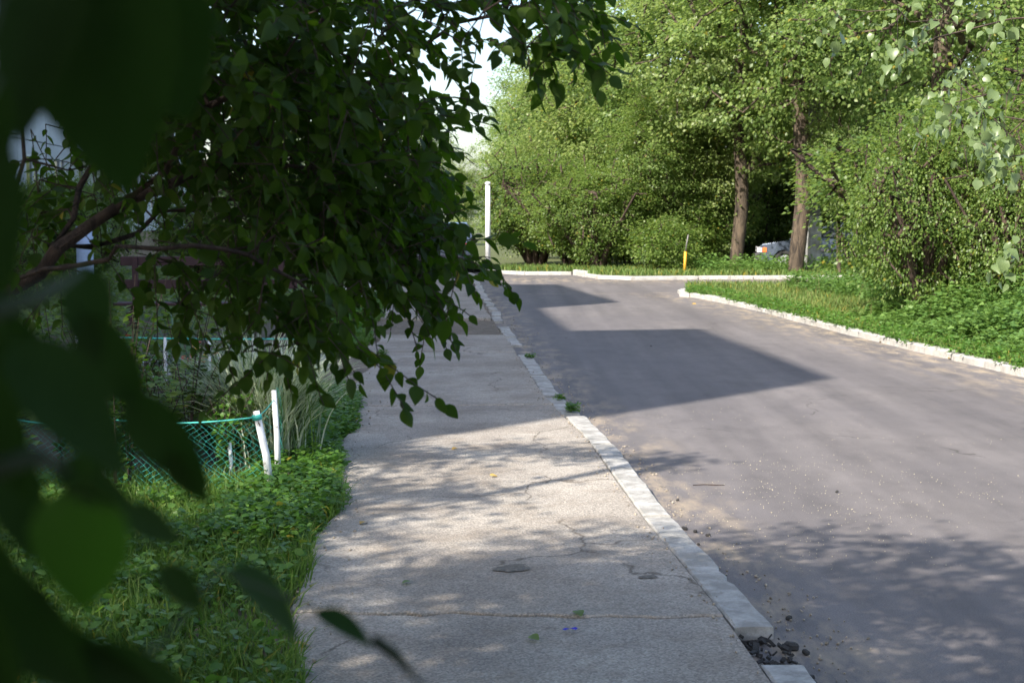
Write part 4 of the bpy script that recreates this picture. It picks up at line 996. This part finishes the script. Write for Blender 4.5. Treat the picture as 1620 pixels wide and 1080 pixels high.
fx = np.array([p[0] for p in FARK]); fy = np.array([p[1] for p in FARK]); q = q[q[:, 1] > np.interp(q[:, 0], fx, fy) + 0.35]
tag(blades('grass', q, 0.08, (0.06, 0.2), M_DRYGR, 0.8, 4.0), 'yellowing grass strip behind the far kerb', 'grass', kind='stuff')
q = scatter(700, lambda n: (np.stack([rng.uniform(5.0, 12.0, n), rng.uniform(39.6, 42.6, n)], 1), np.ones(n, bool))); tag(rosettes('weeds', q, 0.08, (0.12, 0.5), (0.06, 0.11), 13, M_NETTLE, spread=0.15), 'tall weeds in front of the parked car around the tree feet', 'weeds', kind='stuff')
q = scatter(9000, lambda n: (np.stack([rng.uniform(3.6, 12, n), rng.uniform(31, 33, n)], 1), np.ones(n, bool))); q = q[q[:, 0] > 3.7]
q = q[q[:, 1] < 32.6]; tag(blades('grass', q, 0.09, (0.06, 0.2), M_DRYGR, 0.8, 3.0), 'grass on the rounded end of the right verge', 'grass', kind='stuff')
# tufts growing out of the kerb joint
for i, (px, py, s, lab) in enumerate(((905, 650, 1.0, 'small green weed tuft growing in the kerb joint at the shadow edge'), (885, 632, 0.5, 'tiny weed tuft in the crack just beyond the larger one'), (837, 566, .5, 'small weed tuft at the kerb end further up'), (603, 560, 0.8, 'weed tuft on the left pavement corner by the path'))):
    q = G(px, py, .05); n = int(40 * s) + 8
    xy = rng.normal(size=(n, 2)) * 0.028 * (1 + s); o = rosettes('weed_tuft', xy * 0.55, 0.0, (0.01, 0.05 * (0.5 + s)), (0.012, 0.03), 5, M_WEED, T_LEAF6, 1.2, 0.015); o.location = (q.x, q.y, 0.05); o['kind'] = 'stuff'
    tag(o, lab, 'weed', 'weed tufts in the paving')

# ---------------------------------------------------------------- flower bed with its stakes, net and cord
M_STAKE = None
m, t, b = newmat('peeling_white_stake')
c = mix(t, ramp(t, noise(t, 22, 5, 0.7, mapped(t, (1, 1, .5))), [(0.56, 0.0), (0.62, 1.0)]), (0.72, 0.73, 0.74), (0.12, 0.09, 0.07))
t.links.new(c, b.inputs['Base Color']); b.inputs['Roughness'].default_value = 0.7; M_STAKE = m
m, t, b = newmat('turquoise_net'); b.inputs['Base Color'].default_value = (0.04, 0.42, 0.38, 1); b.inputs['Roughness'].default_value = 0.5
t.links.new(ramp(t, noise(t, 9, 3), [(0.3, (0.03, 0.32, 0.28)), (0.7, (0.06, 0.52, 0.46))]), b.inputs['Base Color']); M_NET = m
fence = empty('garden_fence', (-1.4, 8.7, 0.03)); tag(fence, 'low fence of white stakes with turquoise netting round the flower bed', 'fence')
fo = Vector((-1.4, 8.7, 0.03))
stakes = [((430, 787), (405, 650), 0.021), ((440, 762), (433, 617), 0.017), ((447, 728), (441, 640), 0.015), ((468, 690), (462, 588), 0.014), ((489, 645), (486, 590), 0.014), ((503, 622), (500, 578), 0.014), ((164, 785), (157, 655), 0.02), ((365, 760), (363, 700), 0.012), ((20, 785), (15, 655), 0.02)]
bases = []; tops = []
for (bx, by), (tx, ty), r_ in stakes:
    a = G(bx, by, 0.03); c_ = P(tx, ty, a.y + rng.uniform(-.02, .02)); mb = MB()
    mid = a.lerp(c_, .5) + Vector((rng.uniform(-.008, .012), 0, 0))
    mb.tube([a - fo - Vector((0, 0, .03)), mid - fo, c_ - fo], [r_ * 1.05, r_, r_ * .92], 10); mb.build('stake', M_STAKE, fence, True); bases.append(a); tops.append(c_)
def net(a, b2, h, name='netting', cell=0.022):
    d = b2 - a; L = d.length; n = int(L / cell); mb = MB(); rows = int(h / cell)
    w_ = 0.0006
    def pt(i, j):
        t = i / n; return a + d * t + Vector((0.012 * math.sin(j * 1.1 + i * .5), 0.012 * math.cos(i * .7 + j), h * j / rows * (1 - 0.12 * math.sin(math.pi * t)) + 0.01)) - fo
    for i in range(n):
        for j in range(rows):
            p00, p11, p10, p01 = pt(i, j), pt(i + 1, j + 1), pt(i + 1, j), pt(i, j + 1)
            if (i + j) % 2 == 0:
                mb.add([p00 - Vector((0, 0, w_)), p00 + Vector((0, 0, w_)), p11 + Vector((0, 0, w_)), p11 - Vector((0, 0, w_))], [(0, 1, 2, 3)])
            else:
                mb.add([p10 - Vector((0, 0, w_)), p10 + Vector((0, 0, w_)), p01 + Vector((0, 0, w_)), p01 - Vector((0, 0, w_))], [(0, 1, 2, 3)])
    mb.build(name, M_NET, fence)
net(bases[1], bases[4], 0.55); net(bases[4], bases[5], 0.4, cell=.03); net(bases[6], bases[0], 0.46); net(bases[8], bases[6], .46)
def cord(a, b2, sag=0.02, r_=0.005, nm='cord', par_=None, org=None):
    mb = MB(); n = 14; mb.tube([a.lerp(b2, k / n) - Vector((0, 0, sag * math.sin(math.pi * k / n))) - (org or fo) for k in range(n + 1)], r_, 6); mb.build(nm, M_NET, par_ or fence, True)
def at_h(i, f): return bases[i].lerp(tops[i], f)
cord(at_h(0, .93), at_h(6, .95), 0.03); cord(at_h(0, .03), at_h(6, .04), 0.01, .007); cord(at_h(0, .93), at_h(1, .9), 0.01, .003); cord(at_h(1, .9), at_h(3, .95), 0.02, .003); cord(at_h(3, .95), at_h(5, .95), 0.02, .003); cord(at_h(6, .95), at_h(8, .95), .03)
farl, farr = P(120, 532, 13.1), P(470, 536, 13.0)
for k in range(6):
    p = farl.lerp(farr, k / 5); mb = MB(); mb.tube([Vector((p.x, p.y, 0.02)) - fo, Vector((p.x + .01, p.y, p.z)) - fo], .014, 8); mb.build('stake', M_STAKE, fence, True)
cord(farl, farr, 0.01, 0.008)
mb = MB(); mb.tube([at_h(0, .9) - fo, at_h(0, .96) - fo], .027, 10); mb.build('knot', M_NET, fence, True)
q = G(452, 770, .03); mb = MB(); s_ = rng.normal(size=3)
import bmesh
def stone(name, size, mat, loc, seed=0):
    bm = bmesh.new(); bmesh.ops.create_icosphere(bm, subdivisions=2, radius=1); r2 = np.random.default_rng(seed)
    for v in bm.verts: v.co = Vector((v.co.x * size[0], v.co.y * size[1], v.co.z * size[2])) * (1 + r2.uniform(-.1, .1))
    me = bpy.data.meshes.new(name); bm.to_mesh(me); bm.free(); me.materials.append(mat); return link(name, me, None, loc)
tag(stone('stone', (.07, .06, .06), simple('dull_stone', (.14, .10, .09), .9, .3, 20, bmp=.01), (q.x, q.y, .07)), 'rounded brown stone at the foot of the nearest white stake', 'stone')

# plants in the bed
def broad_plant(name, h, n, size, mat, spread=0.2, stems=6, tm=T_LEAF6):
    root = empty(name); mb = MB(); lv = []
    for s in range(stems):
        a = rng.uniform(0, 6.28); r_ = spread * rng.uniform(.3, 1); hh = h * rng.uniform(.65, 1)
        pts = [np.array([0.3 * r_ * math.cos(a) * t, 0.3 * r_ * math.sin(a) * t, hh * t]) + np.array([math.cos(a), math.sin(a), 0]) * r_ * t * t for t in np.linspace(0, 1, 6)]
        mb.tube([Vector(p) for p in pts], [.005, .0045, .004, .0035, .003, .002], 5)
        for k in range(n // stems):
            t = rng.uniform(.2, 1); p = pts[int(t * 5)] ; aa = rng.uniform(0, 6.28)
            lv.append((p + rng.normal(size=3) * .025, np.array([math.cos(aa), math.sin(aa), rng.uniform(-.5, .4)]), np.array([0, 0, 1.]) + rng.normal(size=3) * .35, size * rng.uniform(.6, 1.2)))
    mb.build('stem', M_TWIG, root)
    o = link('leaves', batch_mesh('leaves', tm, np.array([l[0] for l in lv]), basis(np.array([l[1] for l in lv]), np.array([l[2] for l in lv])), np.array([l[3] for l in lv]), mat), root); o['kind'] = 'stuff'
    return root
pl = broad_plant('garden_plant', 0.62, 330, 0.06, M_BUSH, 0.26, 9)
ps = [((345, 690), 'leafy green plant beside the striped grass'), ((300, 700), 'leafy plant left of the nearest stake'), ((255, 720), 'bushy plant behind the blurred leaves in the bed'), ((210, 700), 'plant at the left of the flower bed'), ((320, 650), 'leafy plant in front of the orange flowers'),
      ((270, 640), 'tall green plant below the turquoise cord'), ((380, 720), 'low leafy plant between the first two stakes'), ((230, 600), 'plant near the far cord at the left'), ((120, 700), 'plant in the dark left part of the bed'), ((160, 610), 'plant further back at the left of the bed'), ((60, 650), 'plant at the left frame edge of the bed'), ((345, 600), 'plant behind the striped grass')]
for i, ((px, py), lab) in enumerate(ps):
    o = pl if i == 0 else copy_tree(pl); p = G(px, py + 20, .03); put(o, p.x, p.y, i * 1.1, rng.uniform(.75, 1.15), .03); tag(o, lab, 'plant', 'leafy plants in the flower bed')
pw = broad_plant('garden_plant', 0.7, 360, 0.055, M_WEED, 0.24, 10)
for i, ((px, py), lab) in enumerate((((360, 745), 'bright leafy plant at the foot of the second stake'), ((330, 715), 'bright green plant left of the first stake'), ((280, 690), 'bright green plant in the middle of the bed'), ((235, 670), 'bright plant between two blurred leaves'), ((310, 630), 'tall bright plant before the marigolds'), ((250, 605), 'bright plant under the far cord'), ((200, 650), 'bright plant by the left white stake'), ((190, 740), 'leafy plant in front of the left white stake'), ((140, 650), 'bright plant deep in the left of the bed'))):
    o = pw if i == 0 else copy_tree(pw); p = G(px, py + 10, .03); put(o, p.x, p.y, i * 1.7, rng.uniform(.7, 1.2), .03); tag(o, lab, 'plant', 'leafy plants in the flower bed')
pr = broad_plant('young_tree', 1.55, 260, 0.05, M_SHRUB, 0.35, 5, T_LEAF6)
for i, ((px, py), lab) in enumerate((((185, 790), 'thin stemmed sapling before the left white stake'), ((205, 780), 'second thin stemmed sapling close to the first'), ((300, 740), 'tall wispy sapling in the middle of the bed'), ((100, 760), 'sapling hidden behind the blurred leaves'))):
    o = pr if i == 0 else copy_tree(pr); p = G(px, py, .03); put(o, p.x, p.y, i * 2.0, rng.uniform(.8, 1.0), .03); tag(o, lab, 'sapling', 'saplings in the flower bed')
# striped ornamental grass
def arching(n, h, rad_, wd, seg=6, lean=(0.3, 1.0)):
    V = np.zeros((n, 2 * seg + 1, 3)); a = rng.uniform(0, 6.283, n); hh = h * rng.uniform(.6, 1.05, n); ln = rng.uniform(lean[0], lean[1], n) * h
    bx = rng.normal(size=(n, 2)) * rad_
    for k in range(seg):
        t = k / seg; wv = wd * (1 - t ** 3)
        z = hh * (t - 0.42 * t ** 3 * (ln / h)); r_ = ln * t ** 1.8
        for s, sg in ((0, -1), (1, 1)):
            V[:, 2 * k + s] = np.stack([bx[:, 0] + np.cos(a) * r_ - np.sin(a) * wv * sg, bx[:, 1] + np.sin(a) * r_ + np.cos(a) * wv * sg, z], 1)
    V[:, -1] = np.stack([bx[:, 0] + np.cos(a) * ln, bx[:, 1] + np.sin(a) * ln, hh * (1 - .42 * ln / h) - .02], 1)
    F = [(2 * k, 2 * k + 1, 2 * k + 3, 2 * k + 2) for k in range(seg - 1)] + [(2 * seg - 2, 2 * seg - 1, 2 * seg)]
    return V, F
vg = empty('striped_grass', tuple(G(425, 735, .03))); tag(vg, 'tall clump of cream and green striped ornamental grass behind the white stakes', 'ornamental grass')
V, F = arching(1300, 1.0, 0.09, 0.0052, lean=(.2, .75)); o = link('leaves', raw_mesh('leaves', V.reshape(-1, 3), F, len(V), V.shape[1], M_VARI), vg); o['kind'] = 'stuff'
V, F = arching(250, 0.9, 0.10, 0.0035, lean=(.2, .7)); o = link('leaves', raw_mesh('leaves', V.reshape(-1, 3), F, len(V), V.shape[1], M_GRASS), vg); o['kind'] = 'stuff'
ir = empty('iris', tuple(G(285, 625, .03))); tag(ir, 'iris clump with broad upright blue green leaves amid the flower bed', 'iris')
for k in range(8):
    a = rng.uniform(0, 6.28); hh = rng.uniform(.55, 1.0); mb = MB(); wv = rng.uniform(.018, .026); vs = []
    for j in range(8):
        t = j / 7; r_ = .05 + .30 * t ** 2.0 * rng.uniform(.9, 1.0) * (0.4 + (k % 3) * .3); ww = wv * (1 - t ** 3) + .001
        for sg in (-1, 0, 1): vs.append((math.cos(a) * (r_ + (.006 if sg == 0 else 0)) - math.sin(a) * ww * sg, math.sin(a) * (r_ + (.006 if sg == 0 else 0)) + math.cos(a) * ww * sg, hh * (t - .12 * t ** 3)))
    mb.add(vs, [(3 * j + s, 3 * j + s + 1, 3 * j + s + 4, 3 * j + s + 3) for j in range(7) for s in (0, 1)]); mb.build('leaf', M_IRIS, ir, True)
# marigolds
def flower_mesh(mat, r_=0.028):
    mb = MB(); c0 = (0, 0, .008)
    for ring, (rr, zz, n) in enumerate(((r_, 0, 11), (r_ * .72, .007, 9), (r_ * .42, .014, 7))):
        for k in range(n):
            a = 6.283 * k / n + ring * .3; w2 = 3.0 / n
            mb.add([(0, 0, zz), (rr * .8 * math.cos(a - w2 * .5), rr * .8 * math.sin(a - w2 * .5), zz + .003), (rr * math.cos(a), rr * math.sin(a), zz - .002), (rr * .8 * math.cos(a + w2 * .5), rr * .8 * math.sin(a + w2 * .5), zz + .003)], [(0, 1, 2, 3)])
    return mb.mesh('flower', mat)
FM = [flower_mesh(M_ORANGE), flower_mesh(M_YELLOW), flower_mesh(M_RED)]
mg = [((318, 600), 0, 'orange marigold plant left of the striped grass'), ((305, 590), 1, 'yellow marigold plant next to the orange ones'), ((330, 610), 0, 'second orange marigold plant, closer to the bed edge'), ((290, 605), 2, 'red flowering plant at the foot of the iris'), ((298, 575), 1, 'yellow flowering plant behind the marigolds'), ((200, 570), 1, 'yellow flowers at the left under the far cord')]
for i, ((px, py), fc, lab) in enumerate(mg):
    r_ = broad_plant('marigold', .34, 90, .045, M_WEED, .14, 5); p = G(px, py + 22, .03); put(r_, p.x, p.y, 0, 1, .03); tag(r_, lab, 'flowers', 'flowering plants in the bed')
    for k in range(7):
        o = link('flower', FM[fc if k < 6 else (fc + 1) % 3], r_); o.location = (rng.normal() * .10, rng.normal() * .08, .3 + rng.uniform(-.05, .08)); o.rotation_euler = (rng.uniform(.2, 1.0), rng.uniform(-.4, .4), rng.uniform(-.5, .5)); o.scale = (rng.uniform(.9, 1.4),) * 3

# far stakes on the left (white tops)
f2 = empty('stake_fence', tuple(G(590, 476, .03))); tag(f2, 'cluster of short white painted stakes by the far pavement', 'fence'); o2 = G(590, 476, .03)
for (bx, by, tx, ty) in ((604, 475, 601, 440), (600, 474, 597, 438), (595, 468, 594, 434), (588, 465, 585, 436), (584, 463, 583, 434), (572, 473, 570, 448), (574, 470, 572, 444), (548, 475, 546, 454), (557, 478, 556, 455)):
    a = G(bx, by + 6, .03); c_ = P(tx, ty, a.y); mb = MB(); mb.tube([a - o2, c_ - o2], [.028, .025], 8); mb.build('stake', M_STAKE, f2, True)
a, c_ = P(575, 447, 27.5), P(601, 443, 27.0); cord(P(548, 458, 27.5), P(574, 449, 27.5), .02, .006, 'cord', f2, o2); cord(P(574, 449, 27.5), P(590, 437, 28.5), .03, .006, 'cord', f2, o2)
# dark bin and low post
p = G(519, 505, .03); bn = empty('plant_tub', (p.x, p.y, .03)); tag(bn, 'black square tub standing beside the pavement under the shrub', 'tub')
MBK = simple('black_plastic', (.012, .012, .02), .5, .3, 5)
mb = MB(); mb.box((0, 0, .21), (.38, .38, .42), 0.2, bev=.02); mb.build('body', MBK, bn)
mb = MB(); mb.box((0, 0, .43), (.43, .43, .035), 0.2, bev=.01); mb.build('rim', MBK, bn)
p = G(542, 505, .03); mb = MB(); mb.box((0, 0, .15), (.05, .05, .30), .1, bev=.006)
tag(mb.build('post', simple('grey_wood', (.28, .25, .24), .8, .2, 20), loc=(p.x, p.y, .03)), 'short grey wooden post right of the black tub', 'post')
# maroon bench by the house path
bc = empty('bench', (-3.95, 19.6, .03), 0.0); tag(bc, 'maroon painted garden bench beyond the flower bed', 'bench')
MM = simple('maroon_paint', (.045, .016, .019), .6, .15, 8)
for z, y in ((.44, -.10), (.44, .03), (.44, .16)): MB().box((0, y, z), (2.3, .11, .035), bev=.006).build('seat_slat', MM, bc)
for z in (.68, .98): MB().box((0, .28, z), (2.3, .03, .12), bev=.006).build('back_slat', MM, bc)
for x in (-.95, .95):
    MB().box((x, -.08, .21), (.07, .07, .42)).build('leg', MM, bc); MB().box((x, .24, .52), (.07, .06, 1.04)).build('leg', MM, bc)
# pale blue pipe post by the house
p = P(135, 430, 24); mb = MB(); mb.tube([(0, 0, 0), (0, 0, 1.4)], .13, 14); q = mb
tag(q.build('rain_barrel', simple('pale_blue_plastic', (.38, .46, .62), .5, .15, 5), None, True, (p.x, 24, .03)), 'narrow pale blue upright barrel in front of the house plinth', 'barrel')

# ---------------------------------------------------------------- posts
M_POLE = simple('whitewashed_concrete', (.66, .66, .66), .85, .15, 6, bmp=.006)
p = G(772, 433, 0); lp = empty('white_post', (p.x, p.y, .05)); tag(lp, 'white round post on the grass at the bend of the road', 'post')
MB().tube([(0, 0, 0), (0, 0, 2.4)], [.075, .065], 14).build('shaft', M_POLE, lp, True)
MB().tube([(0, 0, 2.40), (0, 0, 2.45), (0, 0, 2.48)], [.085, .085, .03], 14).build('cap', M_POLE, lp, True)
p = G(1285, 430.5, .09); pp = empty('power_pole', (p.x, p.y, .09)); tag(pp, 'square concrete pole between straight linden trunk and big bush', 'pole')
M_CPOLE = simple('concrete_pole', (.13, .13, .14), .85, .15, 5, bmp=.008)
MB().box((0, 0, .75), (.36, .34, 1.5), .3, bev=.03).build('footing', simple('pole_footing_whitewash', (.24, .24, .24), .9, .5, 5, bmp=.008), pp)
MB().tube([(0, 0, 1.5), (0, 0, 5), (0, 0, 10)], [.19, .165, .13], 12).build('post', M_CPOLE, pp, True)
p = G(1083, 433, .08); mk = empty('marker_post', (p.x, p.y, .08), 0); tag(mk, 'thin yellow marker post with a grey upper rod on the far grass', 'marker post')
MB().tube([(0, 0, 0), (.02, 0, .58)], .04, 8).build('sleeve', simple('marker_yellow', (.60, .33, .03), .6, .15, 8), mk, True)
MB().tube([(.02, 0, .58), (.05, 0, .8), (.09, 0, 1.02)], .018, 6).build('rod', simple('grey_rod', (.16, .15, .15), .7), mk, True)

# ---------------------------------------------------------------- parked car (faces left)
car = empty('parked_car', (7.05, 44.0, .0), R(-7)); tag(car, 'dark blue grey saloon car parked behind the linden trunk and the bush', 'car')
m, t, b = newmat('car_paint'); b.inputs['Base Color'].default_value = (.075, .095, .14, 1); b.inputs['Metallic'].default_value = .5; b.inputs['Roughness'].default_value = .3; b.inputs['Coat Weight'].default_value = 1; b.inputs['Coat Roughness'].default_value = .05
t.links.new(ramp(t, noise(t, 3, 4), [(0.3, (.085, .105, .15)), (.7, (.10, .125, .175))]), b.inputs['Base Color']); M_CAR = m
M_TRIM = simple('grey_bumper', (.07, .065, .08), .6, .15, 6); M_RUB = simple('tyre_rubber', (.02, .02, .02), .85, .2, 20); M_RIM = simple('steel_rim', (.45, .45, .47), .4, .1, 9, .7)
# side outline x from the nose (0) backwards, roof line z; body width 1.66
prof = [(0.0, .48), (.02, .70), (.12, .79), (.55, .86), (1.15, .93), (1.30, .95), (1.95, 1.36), (2.2, 1.41), (3.0, 1.41), (3.25, 1.37), (3.75, 1.0), (4.15, .97), (4.25, .88), (4.27, .5)]
under = [(4.2, .30), (3.78, .28), (3.74, .46), (3.60, .60), (3.42, .64), (3.24, .60), (3.10, .46), (3.06, .26), (1.12, .24), (1.08, .46), (.94, .60), (.76, .64), (.58, .60), (.44, .46), (.40, .28), (.05, .32)]
def hw(x, z):
    w_ = .83; 
    if z > .95: w_ -= (z - .95) * .42
    if x < .3: w_ -= (.3 - x) * .35
    if x > 4.0: w_ -= (x - 4.0) * .3
    return w_
out = prof + under; n = len(out); mb = MB()
V = [(x, -hw(x, z), z) for x, z in out] + [(x, hw(x, z), z) for x, z in out]
ins = [(x, -hw(x, z) + .0, z) for x, z in out]
mb.add(V, [(i, i + n, (i + 1) % n + n, (i + 1) % n) for i in range(n)]); 
bm = bmesh.new()
vs = [bm.verts.new(v) for v in mb.v]
for f in mb.f: bm.faces.new([vs[i] for i in f])
for s in (0, n):
    f = bm.faces.new([vs[i + s] for i in range(n)])
    bmesh.ops.triangulate(bm, faces=[f])
bmesh.ops.recalc_face_normals(bm, faces=bm.faces)
me = bpy.data.meshes.new('body'); bm.to_mesh(me); bm.free(); me.materials.append(M_CAR); bo = link('body', me, car)
bv = bo.modifiers.new('edge', 'BEVEL'); bv.width = .03; bv.segments = 2; bv.limit_method = 'ANGLE'; bv.angle_limit = R(25)
def plate(name, pts, mat, off):
    mb = MB(); n = len(pts); vv = [Vector(p) for p in pts]; nr = (vv[1] - vv[0]).cross(vv[2] - vv[0]).normalized()
    if nr.dot(Vector(off)) < 0: nr = -nr
    mb.add([v + nr * .004 for v in vv] + [v + nr * .016 for v in vv], [tuple(range(n))[::-1], tuple(range(n, 2 * n))] + [(i, (i + 1) % n, (i + 1) % n + n, i + n) for i in range(n)]); return mb.build(name, mat, car)
for s in (-1, 1):
    def sd(x, z): return (x, s * hw(x, z), z)
    plate('side_window', [sd(1.52, 1.0), sd(1.98, 1.31), sd(2.42, 1.35), sd(2.42, 1.0)], M_GLASS, (0, s, 0)); plate('side_window', [sd(2.50, 1.0), sd(2.50, 1.35), sd(3.05, 1.35), sd(3.45, 1.12), sd(3.45, 1.0)], M_GLASS, (0, s, 0))
    MB().box((2.0, s * .84, .62), (1.8, .02, .07), bev=.006).build('side_moulding', M_TRIM, car)
    MB().box((1.60, s * .93, 1.02), (.12, .16, .12), bev=.03).build('wing_mirror', M_TRIM, car)
    MB().box((.055, s * .60, .63), (.15, .34, .15), bev=.02).build('headlight', simple('headlamp_glass', (.8, .8, .82), .15, .05, 9), car)
    MB().box((.20, s * .765, .63), (.13, .075, .15), bev=.02).build('indicator', simple('indicator_orange', (.75, .18, .05), .3, .05, 9), car)
    MB().box((2.42, s * .845, .9), (.16, .02, .03), bev=.004).build('door_handle', M_TRIM, car)
    MB().box((4.24, s * .6, .76), (.06, .3, .16), bev=.015).build('tail_light', simple('tail_red', (.4, .02, .02), .3, .05, 9), car)
    for wx in (.76, 3.42):
        wl = MB(); 
        prw = [(.30, -.09), (.305, -.06), (.305, .06), (.30, .09), (.2, .095), (.2, -.095)]
        k = 22
        for i in range(k):
            a = 6.283 * i / k
            for r_, yy in prw: wl.v.append((r_ * math.cos(a), yy, r_ * math.sin(a)))
        for i in range(k):
            for j in range(6): wl.f.append((i * 6 + j, i * 6 + (j + 1) % 6, ((i + 1) % k) * 6 + (j + 1) % 6, ((i + 1) % k) * 6 + j))
        wo = empty('wheel', (wx, s * .74, .305)); wo.parent = car
        wl.build('tyre', M_RUB, wo, True)
        MB().tube([(0, -s * .02, 0), (0, s * .07, 0), (0, s * .085, 0)], [.2, .2, .12], 18).build('rim', M_RIM, wo)
plate('windscreen', [(1.36, -.70, .98), (1.90, -.62, 1.325), (1.90, .62, 1.325), (1.36, .70, .98)], M_GLASS, (-1, 0, .5))
plate('rear_window', [(3.68, -.66, 1.05), (3.32, -.6, 1.32), (3.32, .6, 1.32), (3.68, .66, 1.05)], M_GLASS, (1, 0, .5))
MB().box((0, 0, .43), (.16, 1.66, .22), bev=.03).build('bumper', M_TRIM, car); MB().box((4.28, 0, .43), (.14, 1.62, .2), bev=.03).build('bumper', M_TRIM, car)
MB().box((.02, 0, .63), (.06, .76, .12), bev=.01).build('grille', MBK, car)
mb = MB(); mb.box((-.085, 0, .42), (.012, .5, .11)); mb.build('number_plate', simple('plate_white', (.7, .7, .7), .5, .03), car)

c2 = copy_tree(car); c2.location = (-1.9, 46.2, 0.0); c2.rotation_euler = (0, 0, R(-90)); tag(c2, 'car standing at the far end of the road, mostly hidden behind hanging leaves', 'car')
